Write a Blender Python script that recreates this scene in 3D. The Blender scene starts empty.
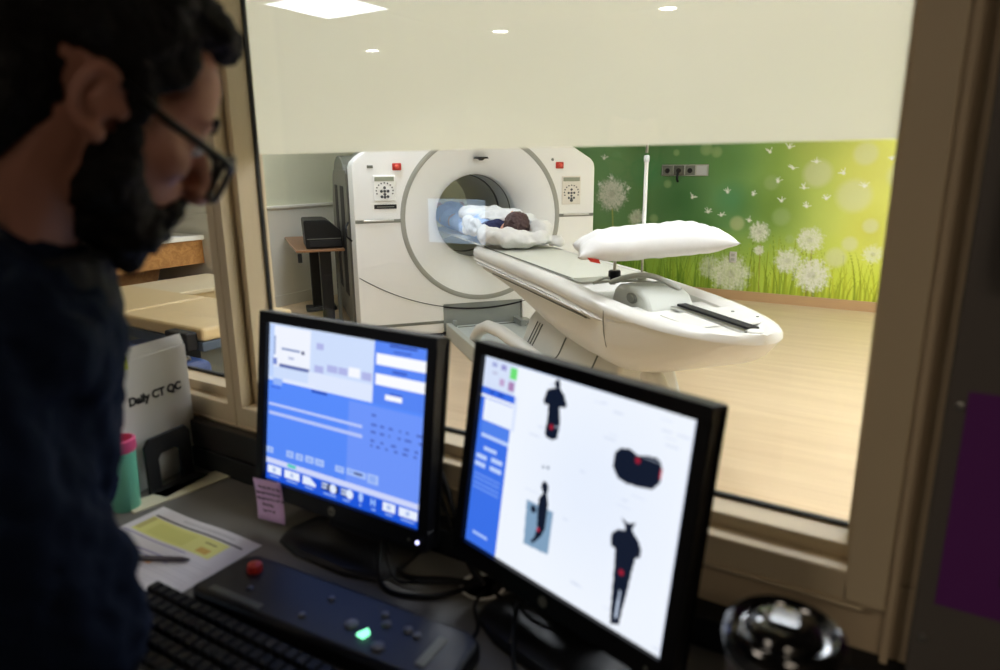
import bpy, bmesh, math, random
import numpy as np
from mathutils import Vector, Matrix, noise
random.seed(7)
S = bpy.context.scene
COL = S.collection
PI = math.pi
R = math.radians

# ------------------------------------------------------------------ helpers
def lin(c):
    return c/12.92 if c <= 0.04045 else ((c+0.055)/1.055)**2.4
def rgb(r, g, b):
    return (lin(r/255), lin(g/255), lin(b/255), 1.0)

def mat(name, col, rough=0.5, metal=0.0, spec=0.5, var=0.04, scale=12.0, bump=0.0, bscale=60.0,
        coat=0.0, emit=None, estr=0.0):
    m = bpy.data.materials.new(name); m.use_nodes = True
    nt = m.node_tree; b = nt.nodes['Principled BSDF']
    b.inputs['Roughness'].default_value = rough
    b.inputs['Metallic'].default_value = metal
    b.inputs['Specular IOR Level'].default_value = spec
    b.inputs['Coat Weight'].default_value = coat
    tc = nt.nodes.new('ShaderNodeTexCoord')
    n = nt.nodes.new('ShaderNodeTexNoise'); n.inputs['Scale'].default_value = scale
    n.inputs['Detail'].default_value = 4
    nt.links.new(tc.outputs['Object'], n.inputs['Vector'])
    mx = nt.nodes.new('ShaderNodeMix'); mx.data_type = 'RGBA'
    a = tuple(max(0, c*(1-var)) for c in col[:3])+(1,)
    c2 = tuple(min(1, c*(1+var)) for c in col[:3])+(1,)
    mx.inputs[6].default_value = a; mx.inputs[7].default_value = c2
    nt.links.new(n.outputs['Fac'], mx.inputs[0])
    nt.links.new(mx.outputs[2], b.inputs['Base Color'])
    if bump > 0:
        n2 = nt.nodes.new('ShaderNodeTexNoise'); n2.inputs['Scale'].default_value = bscale
        n2.inputs['Detail'].default_value = 3
        nt.links.new(tc.outputs['Object'], n2.inputs['Vector'])
        bp = nt.nodes.new('ShaderNodeBump'); bp.inputs['Strength'].default_value = bump
        bp.inputs['Distance'].default_value = 0.01
        nt.links.new(n2.outputs['Fac'], bp.inputs['Height'])
        nt.links.new(bp.outputs['Normal'], b.inputs['Normal'])
    if emit:
        b.inputs['Emission Color'].default_value = emit
        b.inputs['Emission Strength'].default_value = estr
    return m

class MB:
    """collects shapes and links them as one mesh object"""
    def __init__(s): s.v = []; s.f = []
    def add(s, vs, fs):
        o = len(s.v); s.v += [tuple(v) for v in vs]; s.f += [tuple(i+o for i in f) for f in fs]; return s
    def box(s, x0, x1, y0, y1, z0, z1, M=None):
        vs = [Vector((x, y, z)) for x in (x0, x1) for y in (y0, y1) for z in (z0, z1)]
        if M: vs = [M @ v for v in vs]
        return s.add(vs, [(0,1,3,2),(4,6,7,5),(0,4,5,1),(2,3,7,6),(0,2,6,4),(1,5,7,3)])
    def tube(s, pts, r, n=10, cap=True):
        pts = [Vector(p) for p in pts]; rs = r if isinstance(r, (list, tuple)) else [r]*len(pts)
        vs = []; prev = None
        for i, p in enumerate(pts):
            t = (pts[min(i+1, len(pts)-1)]-pts[max(i-1, 0)]).normalized()
            if prev is None:
                a = Vector((0,0,1)) if abs(t.z) < .9 else Vector((1,0,0))
                nx = t.cross(a).normalized()
            else:
                nx = (prev - t*prev.dot(t)).normalized()
            prev = nx; ny = t.cross(nx)
            for k in range(n):
                an = 2*PI*k/n; vs.append(p+(nx*math.cos(an)+ny*math.sin(an))*rs[i])
        fs = []
        for i in range(len(pts)-1):
            for k in range(n):
                fs.append((i*n+k, i*n+(k+1)%n, (i+1)*n+(k+1)%n, (i+1)*n+k))
        if cap: fs += [tuple(range(n-1,-1,-1)), tuple((len(pts)-1)*n+k for k in range(n))]
        return s.add(vs, fs)
    def lathe(s, prof, c=(0,0,0), n=32, M=None, close=False):
        """profile of (radius, height) turned about z"""
        vs = []
        for r_, h in prof:
            for k in range(n):
                a = 2*PI*k/n; v = Vector((r_*math.cos(a), r_*math.sin(a), h))
                vs.append((M @ v) if M else v+Vector(c))
        fs = []; m = len(prof)
        rng = range(m if close else m-1)
        for i in rng:
            j = (i+1) % m
            for k in range(n): fs.append((i*n+k, i*n+(k+1)%n, j*n+(k+1)%n, j*n+k))
        if not close:
            if prof[0][0] > 1e-4: fs.append(tuple(range(n-1,-1,-1)))
            if prof[-1][0] > 1e-4: fs.append(tuple((m-1)*n+k for k in range(n)))
        return s.add(vs, fs)
    def loft(s, secs, cap=True, closed=True):
        n = len(secs[0]); vs = [p for q in secs for p in q]; fs = []
        for i in range(len(secs)-1):
            for k in range(n if closed else n-1):
                fs.append((i*n+k, i*n+(k+1)%n, (i+1)*n+(k+1)%n, (i+1)*n+k))
        if cap: fs += [tuple(range(n-1,-1,-1)), tuple((len(secs)-1)*n+k for k in range(n))]
        return s.add(vs, fs)
    def prism(s, poly, a, b, axis='z', M=None):
        """polygon pushed from a to b along an axis; poly holds the two other coordinates in order"""
        def P(p, t):
            v = {'z': (p[0], p[1], t), 'y': (p[0], t, p[1]), 'x': (t, p[0], p[1])}[axis]
            v = Vector(v); return M @ v if M else v
        n = len(poly); vs = [P(p, a) for p in poly]+[P(p, b) for p in poly]
        fs = [tuple(range(n)), tuple(range(2*n-1, n-1, -1))]
        fs += [(k, k+n, (k+1)%n+n, (k+1)%n) for k in range(n)]
        return s.add(vs, fs)
    def ellipsoid(s, c, r, M=None, n=20, m=12):
        vs = []; c = Vector(c)
        for i in range(m+1):
            th = PI*i/m
            for k in range(n):
                a = 2*PI*k/n
                v = c+Vector((r[0]*math.sin(th)*math.cos(a), r[1]*math.sin(th)*math.sin(a), r[2]*math.cos(th)))
                vs.append(M @ v if M else v)
        fs = []
        for i in range(m):
            for k in range(n): fs.append((i*n+k, (i+1)*n+k, (i+1)*n+(k+1)%n, i*n+(k+1)%n))
        return s.add(vs, fs)
    def capsule(s, a, b, ra, rb, M=None, n=16):
        a = Vector(a); b = Vector(b)
        if M: a = M @ a; b = M @ b
        d = (b-a); L = d.length; d.normalize()
        pts = []; rs = []
        for i in range(7):
            t = PI/2*i/6; pts.append(a-d*ra*math.cos(t)); rs.append(max(1e-4, ra*math.sin(t)))
        for i in range(7):
            t = PI/2*i/6; pts.append(b+d*rb*math.sin(t)); rs.append(max(1e-4, rb*math.cos(t)))
        return s.tube(pts, rs, n)
    def build(s, name, m, parent=None, smooth=None, bevel=0, seg=2, loc=None, rot=None, merge=True, subsurf=0):
        me = bpy.data.meshes.new(name); me.from_pydata(s.v, [], s.f)
        bm = bmesh.new(); bm.from_mesh(me)
        if merge: bmesh.ops.remove_doubles(bm, verts=bm.verts, dist=1e-5)
        bmesh.ops.recalc_face_normals(bm, faces=bm.faces)
        bm.to_mesh(me); bm.free()
        if m: me.materials.append(m)
        if smooth is not None:
            for p in me.polygons: p.use_smooth = True
            me.set_sharp_from_angle(angle=R(smooth))
        o = bpy.data.objects.new(name, me); COL.objects.link(o)
        if parent: o.parent = parent
        if loc: o.location = loc
        if rot: o.rotation_euler = rot
        if bevel:
            md = o.modifiers.new('bevel', 'BEVEL'); md.width = bevel; md.segments = seg
            md.limit_method = 'ANGLE'; md.angle_limit = R(35)
        if subsurf:
            md = o.modifiers.new('sub', 'SUBSURF'); md.levels = subsurf; md.render_levels = subsurf
        return o

def tag(o, label=None, cat=None, group=None, kind=None):
    if label: o['label'] = label
    if cat: o['category'] = cat
    if group: o['group'] = group
    if kind: o['kind'] = kind
    return o
def empty(name, loc, rz=0, label=None, cat=None, group=None):
    o = bpy.data.objects.new(name, None); COL.objects.link(o)
    o.location = loc; o.rotation_euler = (0, 0, rz); o.empty_display_size = 0.1
    return tag(o, label, cat, group)
def copy_tree(o, parent=None):
    c = o.copy(); COL.objects.link(c)
    if parent:
        c.parent = parent
    for ch in list(o.children): copy_tree(ch, c)
    return c
def struct(o): o['kind'] = 'structure'; return o

def text_mesh(body, size, bold=0.0, extrude=0.0004):
    cu = bpy.data.curves.new('lettering', 'FONT'); cu.body = body; cu.size = size
    cu.offset = bold; cu.extrude = extrude; cu.align_x = 'CENTER'; cu.align_y = 'CENTER'
    o = bpy.data.objects.new('lettering', cu); COL.objects.link(o)
    bpy.context.view_layer.update()
    dg = bpy.context.evaluated_depsgraph_get()
    me = bpy.data.meshes.new_from_object(o.evaluated_get(dg))
    bpy.data.objects.remove(o); return me
def text_obj(name, body, size, m, parent, M, bold=0.0):
    me = text_mesh(body, size, bold); me.transform(M); me.materials.clear(); me.materials.append(m)
    o = bpy.data.objects.new(name, me); COL.objects.link(o); o.parent = parent; return o

def remeshed(mb, voxel, smooth_it=6, name='m'):
    me = bpy.data.meshes.new(name); me.from_pydata(mb.v, [], mb.f)
    bm = bmesh.new(); bm.from_mesh(me); bmesh.ops.remove_doubles(bm, verts=bm.verts, dist=1e-5)
    bmesh.ops.recalc_face_normals(bm, faces=bm.faces); bm.to_mesh(me); bm.free()
    o = bpy.data.objects.new(name, me); COL.objects.link(o)
    md = o.modifiers.new('r', 'REMESH'); md.mode = 'VOXEL'; md.voxel_size = voxel; md.use_smooth_shade = True
    if smooth_it:
        ms = o.modifiers.new('s', 'SMOOTH'); ms.factor = 0.5; ms.iterations = smooth_it
    bpy.context.view_layer.update()
    dg = bpy.context.evaluated_depsgraph_get()
    out = bpy.data.meshes.new_from_object(o.evaluated_get(dg))
    bpy.data.objects.remove(o)
    for p in out.polygons: p.use_smooth = True
    return out
def link_mesh(name, me, m, parent=None):
    me.materials.clear(); me.materials.append(m); me.name = name
    o = bpy.data.objects.new(name, me); COL.objects.link(o)
    if parent: o.parent = parent
    return o
def noisy(me, amp, sc, off=(0,0,0), H=0.6, oc=4):
    n = len(me.vertices); co = np.zeros(n*3, np.float32); me.vertices.foreach_get('co', co)
    nr = np.zeros(n*3, np.float32); me.vertex_normals.foreach_get('vector', nr)
    co = co.reshape(-1, 3); nr = nr.reshape(-1, 3); o = Vector(off)
    d = np.array([noise.fractal(Vector(c.tolist())*sc+o, H, 2.0, oc) for c in co], np.float32)
    me.vertices.foreach_set('co', (co+nr*(amp*d)[:, None]).ravel()); me.update()

# ------------------------------------------------------------------ camera
Z0 = 1.42
yaw, tilt, roll = R(32.3), R(13.94), R(-0.52)
F = Vector((-math.sin(yaw)*math.cos(tilt), math.cos(yaw)*math.cos(tilt), -math.sin(tilt)))
r0 = Vector((math.cos(yaw), math.sin(yaw), 0)); u0 = r0.cross(F)
Rt = r0*math.cos(roll)+u0*math.sin(roll); Up = -r0*math.sin(roll)+u0*math.cos(roll)
cd = bpy.data.cameras.new('camera'); cam = bpy.data.objects.new('camera', cd); COL.objects.link(cam)
Mc = Matrix((Rt, Up, -F)).transposed().to_4x4(); Mc.translation = (0, 0, Z0); cam.matrix_world = Mc
cd.sensor_width = 36; cd.lens = 682/1000*36; cd.clip_start = 0.02
cd.dof.use_dof = True; cd.dof.focus_distance = 4.6; cd.dof.aperture_fstop = 3.0
S.camera = cam
S.view_settings.view_transform = 'Standard'; S.view_settings.look = 'None'
S.view_settings.exposure = 0; S.view_settings.gamma = 1
S.view_settings.use_curve_mapping = False

# ------------------------------------------------------------------ materials
M = {}
M['white'] = mat('gantry_white_plastic', rgb(240,240,236), 0.35, var=0.01)
M['couch'] = mat('couch_white_plastic', rgb(216,214,206), 0.3, var=0.01)
M['couch_grey'] = mat('couch_grey_plastic', rgb(178,180,170), 0.45, var=0.02)
M['pad'] = mat('couch_pad', rgb(204,205,192), 0.5, var=0.02)
M['ring'] = mat('ring_grey', rgb(158,158,148), 0.5)
M['dgrey'] = mat('dark_grey_plastic', rgb(98,100,90), 0.5)
M['mgrey'] = mat('mid_grey_plastic', rgb(120,122,112), 0.5)
M['recess'] = mat('recess_grey', rgb(150,155,150), 0.35)
M['black'] = mat('black_plastic', rgb(13,13,15), 0.5, spec=.3)
M['blackmat'] = mat('matt_black', rgb(14,14,15), 0.7)
M['gloss'] = mat('gloss_black', rgb(10,10,12), 0.08, spec=0.8, coat=0.5)
M['metal'] = mat('brushed_steel', rgb(190,190,185), 0.3, metal=1.0)
M['bore'] = mat('bore_lining', rgb(236,236,226), 0.35)
M['frame'] = mat('window_frame_paint', rgb(210,192,158), 0.5, var=0.02, bump=0.03)
M['ctlwall'] = mat('control_wall_paint', rgb(196,176,144), 0.7, var=0.02, bump=0.03)
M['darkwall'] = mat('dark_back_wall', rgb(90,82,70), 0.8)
M['scanwall'] = mat('scan_wall_paint', rgb(224,225,200), 0.7, var=0.02)
M['wainscot'] = mat('white_wainscot', rgb(234,232,222), 0.5, var=0.01)
M['basebrown'] = mat('vinyl_baseboard', rgb(196,160,118), 0.5, var=0.04)
M['ceil'] = mat('ceiling_white', rgb(240,238,230), 0.9)
M['gasket'] = mat('gasket_rubber', rgb(18,15,10), 0.7)
M['red'] = mat('red_button', rgb(186,44,32), 0.35, var=0.02)
M['linen'] = mat('white_linen', rgb(214,213,209), 0.85, var=0.02, bump=0.15, bscale=30)
M['cream'] = mat('cream_vinyl', rgb(212,188,140), 0.45, var=0.03)
M['navy'] = mat('navy_vinyl', rgb(24,60,118), 0.45)
M['bluegrey'] = mat('blue_grey_panel', rgb(70,84,100), 0.5)
M['gown'] = mat('blue_gown_cotton', rgb(160,190,238), 0.85, var=0.08, scale=9)
M['navycloth'] = mat('navy_cloth', rgb(38,44,84), 0.85)
M['paper'] = mat('white_paper', rgb(214,212,208), 0.85, var=0.015)
M['wood_o'] = None

def wood(name, c1, c2, rough=0.4, sc=(1.5, 14, 14), rz=0, dist=1.2):
    m = bpy.data.materials.new(name); m.use_nodes = True; nt = m.node_tree
    b = nt.nodes['Principled BSDF']; b.inputs['Roughness'].default_value = rough
    tc = nt.nodes.new('ShaderNodeTexCoord'); mp = nt.nodes.new('ShaderNodeMapping')
    mp.inputs['Scale'].default_value = sc; mp.inputs['Rotation'].default_value = (0, 0, rz)
    n = nt.nodes.new('ShaderNodeTexNoise'); n.inputs['Scale'].default_value = 1.6
    n.inputs['Detail'].default_value = 6; n.inputs['Distortion'].default_value = dist
    cr = nt.nodes.new('ShaderNodeValToRGB')
    cr.color_ramp.elements[0].position = 0.3; cr.color_ramp.elements[0].color = c1
    cr.color_ramp.elements[1].position = 0.7; cr.color_ramp.elements[1].color = c2
    nt.links.new(tc.outputs['Object'], mp.inputs['Vector']); nt.links.new(mp.outputs[0], n.inputs['Vector'])
    nt.links.new(n.outputs['Fac'], cr.inputs[0]); nt.links.new(cr.outputs[0], b.inputs['Base Color'])
    return m
M['wood'] = wood('shelf_wood', rgb(122,84,54), rgb(152,110,74))
M['oak'] = wood('counter_oak', rgb(160,108,52), rgb(196,142,78))
M['floor'] = wood('vinyl_plank_floor', rgb(204,180,148), rgb(216,194,162), 0.42, (0.6, 7, 1), R(15), 0.6)

def attr_mat(name, rough=0.5, emission=0.0, gloss=0.3):
    m = bpy.data.materials.new(name); m.use_nodes = True; nt = m.node_tree
    b = nt.nodes['Principled BSDF']; b.inputs['Roughness'].default_value = rough
    b.inputs['Specular IOR Level'].default_value = gloss
    a = nt.nodes.new('ShaderNodeAttribute'); a.attribute_name = 'print'
    if emission:
        b.inputs['Base Color'].default_value = (0.02, 0.02, 0.02, 1)
        nt.links.new(a.outputs['Color'], b.inputs['Emission Color'])
        b.inputs['Emission Strength'].default_value = emission
    else:
        nt.links.new(a.outputs['Color'], b.inputs['Base Color'])
    return m

class Paint:
    """a printed or displayed picture, drawn shape by shape on a fine grid of colours"""
    def __init__(s, w, h, x0, x1, z0, z1, bg):
        s.w, s.h = w, h; s.x = np.linspace(x0, x1, w)[None, :].repeat(h, 0)
        s.z = np.linspace(z1, z0, h)[:, None].repeat(w, 1); s.ext = (x0, x1, z0, z1)
        s.c = np.zeros((h, w, 3)); s.c[:] = bg
    @staticmethod
    def C(c): return np.array([lin(v/255) for v in c])
    def blend(s, mask, c):
        m = np.clip(mask, 0, 1)[..., None]; s.c = s.c*(1-m)+s.C(c)*m
    def rect(s, x0, x1, z0, z1, c, a=1.0): s.blend(((s.x >= x0)&(s.x <= x1)&(s.z >= z0)&(s.z <= z1))*a, c)
    def disc(s, cx, cz, r, c, a=1.0, soft=0.15, asp=1.0):
        d = np.sqrt((s.x-cx)**2+((s.z-cz)*asp)**2)/r
        s.blend(np.clip((1-d)/soft, 0, 1)*a, c)
    def poly(s, pts, c, a=1.0):
        ins = np.zeros((s.h, s.w), bool); n = len(pts)
        for i in range(n):
            xa, za = pts[i]; xb, zb = pts[(i+1) % n]
            if abs(za-zb) < 1e-9: continue
            cond = ((za > s.z) != (zb > s.z)) & (s.x < (xb-xa)*(s.z-za)/(zb-za)+xa)
            ins ^= cond
        s.blend(ins*a, c)
    def line(s, xa, za, xb, zb, wd, c, a=1.0):
        dx, dz = xb-xa, zb-za; L2 = dx*dx+dz*dz+1e-12
        t = np.clip(((s.x-xa)*dx+(s.z-za)*dz)/L2, 0, 1)
        d = np.hypot(s.x-xa-t*dx, s.z-za-t*dz); s.blend(np.clip(1.5-d/wd, 0, 1)*a, c)
    def obj(s, name, m, place, parent=None):
        """place(i, j arrays of x, z) -> xyz"""
        P = place(s.x, s.z).reshape(-1, 3)
        h, w = s.h, s.w; idx = np.arange(h*w).reshape(h, w)
        f = np.stack([idx[:-1,:-1], idx[1:,:-1], idx[1:,1:], idx[:-1,1:]], -1).reshape(-1, 4)
        me = bpy.data.meshes.new(name); me.vertices.add(h*w); me.vertices.foreach_set('co', P.ravel().astype(np.float32))
        me.loops.add(f.size); me.loops.foreach_set('vertex_index', f.ravel().astype(np.int32))
        me.polygons.add(len(f)); me.polygons.foreach_set('loop_start', np.arange(0, f.size, 4, dtype=np.int32))
        me.update(calc_edges=True); me.validate()
        at = me.color_attributes.new('print', 'FLOAT_COLOR', 'POINT')
        cc = np.ones((h*w, 4), np.float32); cc[:, :3] = s.c.reshape(-1, 3); at.data.foreach_set('color', cc.ravel())
        me.materials.append(m)
        o = bpy.data.objects.new(name, me); COL.objects.link(o)
        if parent: o.parent = parent
        return o

# ================================================================== SETTING
XL, XR, YF = -5.75, 3.2, 7.45       # scan room left wall, right wall, far wall
YG = 0.988                          # the window glass
HC = 2.52                           # ceilings
struct(MB().box(XL-.1, XR+.1, 1.012, YF+.1, -.05, 0).build('floor', M['floor']))
struct(MB().box(XL-.1, XR+.1, 1.012, YF+.1, HC, HC+.05).build('ceiling', M['ceil']))
struct(MB().box(XL-.1, XL, 1.012, YF, 0, HC).build('wall_left', M['scanwall']))
struct(MB().box(XR, XR+.1, 1.012, YF, 0, HC).build('wall_right', M['scanwall']))
struct(MB().box(XL-.1, XR+.1, YF+.012, YF+.1, 0, HC).build('wall_far', M['scanwall']))
# wainscot on the left wall
w = MB().box(XL, XL+.03, 3.40, YF, .12, 1.01).build('trim_1', M['wainscot']); struct(w)
struct(MB().box(XL, XL+.055, 3.40, YF, 1.01, 1.042).build('trim_2', M['wainscot'], bevel=.006))
struct(MB().box(XL, XL+.042, 3.40, YF, 0, .12).build('baseboard_left', M['wainscot'], bevel=.004))
struct(MB().box(-4.6, XR, YF-.012, YF+.012, 0, .10).build('baseboard_far', M['basebrown']))
# short return wall left of the window mullion
struct(MB().box(XL, -4.68, 3.28, 3.40, 0, HC).build('wall_return', M['wainscot']))
struct(MB().box(XL, -4.70, 3.262, 3.28, 1.05, 1.08).box(-4.69,-4.66,3.265,3.28,1.02,HC).build('trim_3', M['wainscot']))

# mural printed on the far wall
rng = np.random.default_rng(3)
pn = Paint(640, 330, -4.55, 1.35, .10, 2.50, (0, 0, 0))
x, z = pn.x, pn.z
def ramp(v, ks):
    xs = [k[0] for k in ks]; cs = np.array([pn.C(k[1]) for k in ks])
    return np.stack([np.interp(v, xs, cs[:, i]) for i in range(3)], -1)
base = ramp(x+0.25*(z-1)*0, [(-4.6,(70,125,70)),(-3.3,(108,150,96)),(-2.8,(78,118,66)),(-2.3,(74,118,66)),(-1.8,(100,142,80)),
                     (-1.4,(128,160,70)),(-1.0,(170,188,88)),(-.6,(205,210,100)),(0,(216,218,120)),(1.4,(190,205,100))])
low = ramp(x, [(-4.6,(96,140,40)),(-3.0,(118,156,46)),(-2.2,(138,170,52)),(-1.4,(160,184,60)),(-.8,(186,200,62)),(.5,(200,208,70))])
k = np.clip((0.78-z)/0.45, 0, 1)[..., None]
pn.c = base*(1-k)+low*k
pn.c = np.clip(pn.c*1.32+.022, 0, 1)
for cx, cz, r_, cc, a in [(-2.35,1.05,.35,(44,98,48),.5),(-1.75,1.0,.28,(60,130,80),.5),(-1.9,1.45,.34,(100,148,76),.5),(-2.75,1.35,.25,(80,156,100),.5),(-1.85,1.08,.2,(90,156,110),.55),(-3.2,1.5,.3,(120,170,110),.4),
                     (-1.4,.95,.4,(96,134,48),.45),(-2.1,.75,.3,(62,122,52),.45),(-.55,1.35,.4,(222,222,120),.5),(-1.0,1.7,.4,(196,204,110),.4),
                     (-.5,.8,.3,(206,206,84),.5),(-2.9,1.75,.3,(90,140,70),.4),(-.1,.9,.5,(220,220,110),.5)]:
    pn.disc(cx, cz, r_, cc, a, soft=.8)
for i in range(620):                                   # grass blades
    bx = rng.uniform(-4.5, 1.3); h_ = rng.uniform(.15, .62)*(1.0 if bx < -1 else .8); lean = rng.uniform(-.10, .10)
    t = np.clip((bx+3.3)/3.2, 0, 1); dk = rng.uniform(-52, 40)
    col = (96+90*t+dk, 138+55*t+dk*.8, 34+20*t+dk*.4)
    x0 = max(0, int((bx-.2+4.55)/5.9*640)); x1 = min(640, int((bx+.2+4.55)/5.9*640))
    sx, sz = pn.x[:, x0:x1], pn.z[:, x0:x1]
    tt = np.clip((sz-.1)/h_, 0, 1); d = np.abs(sx-(bx+lean*tt*tt))
    mk = np.clip(1.4-d/(.009*(1.15-tt)), 0, 1)*(sz < .1+h_)*.62
    sub = pn.c[:, x0:x1]; pn.c[:, x0:x1] = sub*(1-mk[..., None])+pn.C(np.clip(col, 5, 250))*mk[..., None]
bok = [(-2.89,.81,.086),(-2.66,.83,.057),(-2.12,1.57,.075),(-2.52,1.21,.050),(-2.44,1.54,.040),(-2.01,1.54,.065),(-1.75,.81,.085),
       (-1.32,.89,.10),(-1.02,1.32,.15),(-1.44,1.23,.085),(-.68,1.11,.175),(-.67,.65,.082),(-.51,.83,.079),(-1.22,.67,.051),
       (-.78,.51,.111),(-.62,1.50,.12),(-.30,1.30,.14),(-.2,.7,.1),(.2,1.1,.15),(.6,.8,.1),(-3.6,1.3,.1),(-3.9,.9,.12),(-1.6,1.8,.14),(-2.6,1.9,.12)]
for cx, cz, r_ in bok:
    warm = cx > -1.2
    cc = (226,230,190) if warm else (176,200,140)
    if abs(cx+1.75) < .01: cc = (206,214,160)
    pn.disc(cx, cz, r_*1.05, cc, .50 if (warm or abs(cx+1.75) < .01) else .36, soft=.35)
    pn.disc(cx+r_*.1, cz-r_*.1, r_*.85, cc, .22, soft=.7)
ngrid = rng.normal(0, 1, (330, 640)); ngrid = (ngrid+np.roll(ngrid,1,0)+np.roll(ngrid,1,1)+np.roll(ngrid,-1,0))/3
def puff(cx, cz, r_, a=.75):
    d = np.hypot(x-cx, z-cz); an = np.arctan2(z-cz, x-cx)
    rr = r_*(1+.05*np.sin(an*7+cx*7)+.05*np.sin(an*13+cz*5)+.10*ngrid)
    f = .84+.08*np.sin(an*29+d*60+cx*9)*np.sin(d*120+an*7)+.20*ngrid
    pn.blend(np.clip((rr-d)/(.38*r_), 0, 1)*a*f*1.1, (238,240,226))
    pn.blend(np.clip((.25*r_-d)/(.1*r_), 0, 1)*.25, (150,155,120))
pn.line(-3.16, .93, -3.13, .45, .008, (190,196,110), .8)
for sx_, sz_, ex in [(-.98,.2,-.96),(-1.0,.6,-1.02),(-1.5,.6,-1.48)]: pn.line(sx_, sz_, ex, .1, .006, (150,130,60), .6)
for p in [(-3.17,1.09,.20,.98),(-2.86,.84,.10,.6),(-1.52,.73,.115,.85),(-1.51,.54,.055,.8),(-1.03,.67,.14,.8),(-1.22,.45,.14,.85),(-.98,.32,.185,.9),(-1.78,.27,.22,.7),
          (-2.0,.33,.14,.45),(-.46,.56,.1,.6),(.1,.4,.16,.6),(.7,.5,.14,.6),(-4.1,.7,.15,.6)]: puff(*p)
for sx_, sz_ in [(-1.87,1.13),(-1.61,1.11),(-2.06,.92),(-1.92,.89),(-1.48,1.53),(-1.25,1.37),(-1.13,1.18),(-1.04,1.43),(-1.33,1.05),(-1.38,1.24),(-.79,1.32),
                 (-1.09,1.0),(-1.30,1.57),(-.92,1.08),(-1.63,.84),(-2.24,1.07),(-2.98,1.15),(-3.18,1.27),(-3.33,1.20),(-3.28,1.49),(-.6,1.2),(-.4,1.45)]:
    for q in range(7):
        a = rng.uniform(0, 2*PI); L = rng.uniform(.02, .055)
        pn.line(sx_, sz_, sx_+L*math.cos(a), sz_+L*abs(math.sin(a)), .004, (246,250,240), .75)
    pn.disc(sx_, sz_, .020, (250,252,246), .95, soft=.6)
mur = pn.obj('wall_mural', attr_mat('mural_print', .55, 0, .2),
             lambda X, Zz: np.stack([X, np.full_like(X, YF), Zz], -1)); struct(mur)

# wall between the control room and the scan room, with two openings
B0, B1 = .915, 1.012
wz0, wz1 = .90, 2.30
WL = (-2.95, -1.292); WM = (-1.248, -.038)
wf = MB().box(-3.6, 1.3, B0, B1, 0, wz0-.003).box(-3.6, 1.3, B0, B1, wz1, HC).box(-3.6, WL[0]-.004, B0, B1, wz0, wz1)
wf.box(WL[1]+.004, WM[0]-.004, B0, B1, wz0, wz1).box(WM[1]+.004, 1.3, B0, B1, wz0, wz1)
struct(wf.build('wall_front', M['ctlwall']))
def window(n, x0, x1):
    fr = MB().box(x0-.045 if n == 2 else x0-.0215, x0, .90, .9349, .862, wz1+.05)
    fr.box(x1, x1+(.0215 if n == 2 else .045), .90, .9349, .862, wz1+.05)
    fr.box(x0, x1, .90, .9349, .862, .906).box(x0, x1, .90, .9349, wz1, wz1+.05)
    o = struct(fr.build('window_%d' % n, M['frame'], bevel=.003))
    lip = MB().box(x0-.02, x1+.02, .896, .915, .856, .8625).build('window_sill', M['frame'], o, bevel=.002)
    s = .018; st = MB()
    st.box(x0, x1, .934, YG-.004, .898, .926).box(x0, x0+s, .934, YG-.004, .926, wz1).box(x1-s/2, x1, .934, YG-.004, .926, wz1)
    st.box(x0, x1, YG+.004, 1.010, .90, .920).box(x0, x0+.010, YG+.004, 1.010, .92, wz1).box(x1-.008, x1, YG+.004, 1.010, .92, wz1)
    st.build('glazing_stop', M['frame'], o, bevel=.0015)
    g = MB(); gg = .005
    g.box(x0+s, x1-s/2, YG-.0045, YG+.0045, .926, .926+gg).box(x0+s, x0+s+.004, YG-.0045, YG+.0045, .926, wz1).box(x1-s/2-.003, x1-s/2, YG-.0045, YG+.0045, .926, wz1)
    g.build('gasket', M['gasket'], o)
    gm = bpy.data.materials.get('window_glass') or glass_mat()
    MB().box(x0+s/2, x1-s/4, YG-.002, YG+.002, .92, wz1).build('glass_pane', gm, o)
    return o
def glass_mat():
    m = bpy.data.materials.new('window_glass'); m.use_nodes = True; nt = m.node_tree
    for n_ in list(nt.nodes): nt.nodes.remove(n_)
    o = nt.nodes.new('ShaderNodeOutputMaterial'); mx = nt.nodes.new('ShaderNodeMixShader')
    t = nt.nodes.new('ShaderNodeBsdfTransparent'); t.inputs[0].default_value = (.985, .99, .985, 1)
    g = nt.nodes.new('ShaderNodeBsdfGlossy'); g.inputs['Roughness'].default_value = 0.0
    ge = nt.nodes.new('ShaderNodeNewGeometry'); dt = nt.nodes.new('ShaderNodeVectorMath'); dt.operation = 'DOT_PRODUCT'
    nt.links.new(ge.outputs['Incoming'], dt.inputs[0]); nt.links.new(ge.outputs['Normal'], dt.inputs[1])
    def mt(op, a, b_=None):
        q = nt.nodes.new('ShaderNodeMath'); q.operation = op
        for i_, v_ in enumerate((a, b_)):
            if v_ is None: continue
            if isinstance(v_, (int, float)): q.inputs[i_].default_value = v_
            else: nt.links.new(v_, q.inputs[i_])
        return q.outputs[0]
    fz = mt('ADD', mt('MULTIPLY', mt('POWER', mt('SUBTRACT', 1.0, mt('ABSOLUTE', dt.outputs['Value'])), 5.0), .96), .035)
    nt.links.new(fz, mx.inputs[0]); nt.links.new(t.outputs[0], mx.inputs[1]); nt.links.new(g.outputs[0], mx.inputs[2])
    nt.links.new(mx.outputs[0], o.inputs[0]); return m
window(1, *WM); window(2, *WL)
# inner trim line of the right-hand wall beside the window
struct(MB().box(.008, .018, .897, .915, .60, HC).build('trim_4', M['ctlwall'], bevel=.002))

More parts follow.
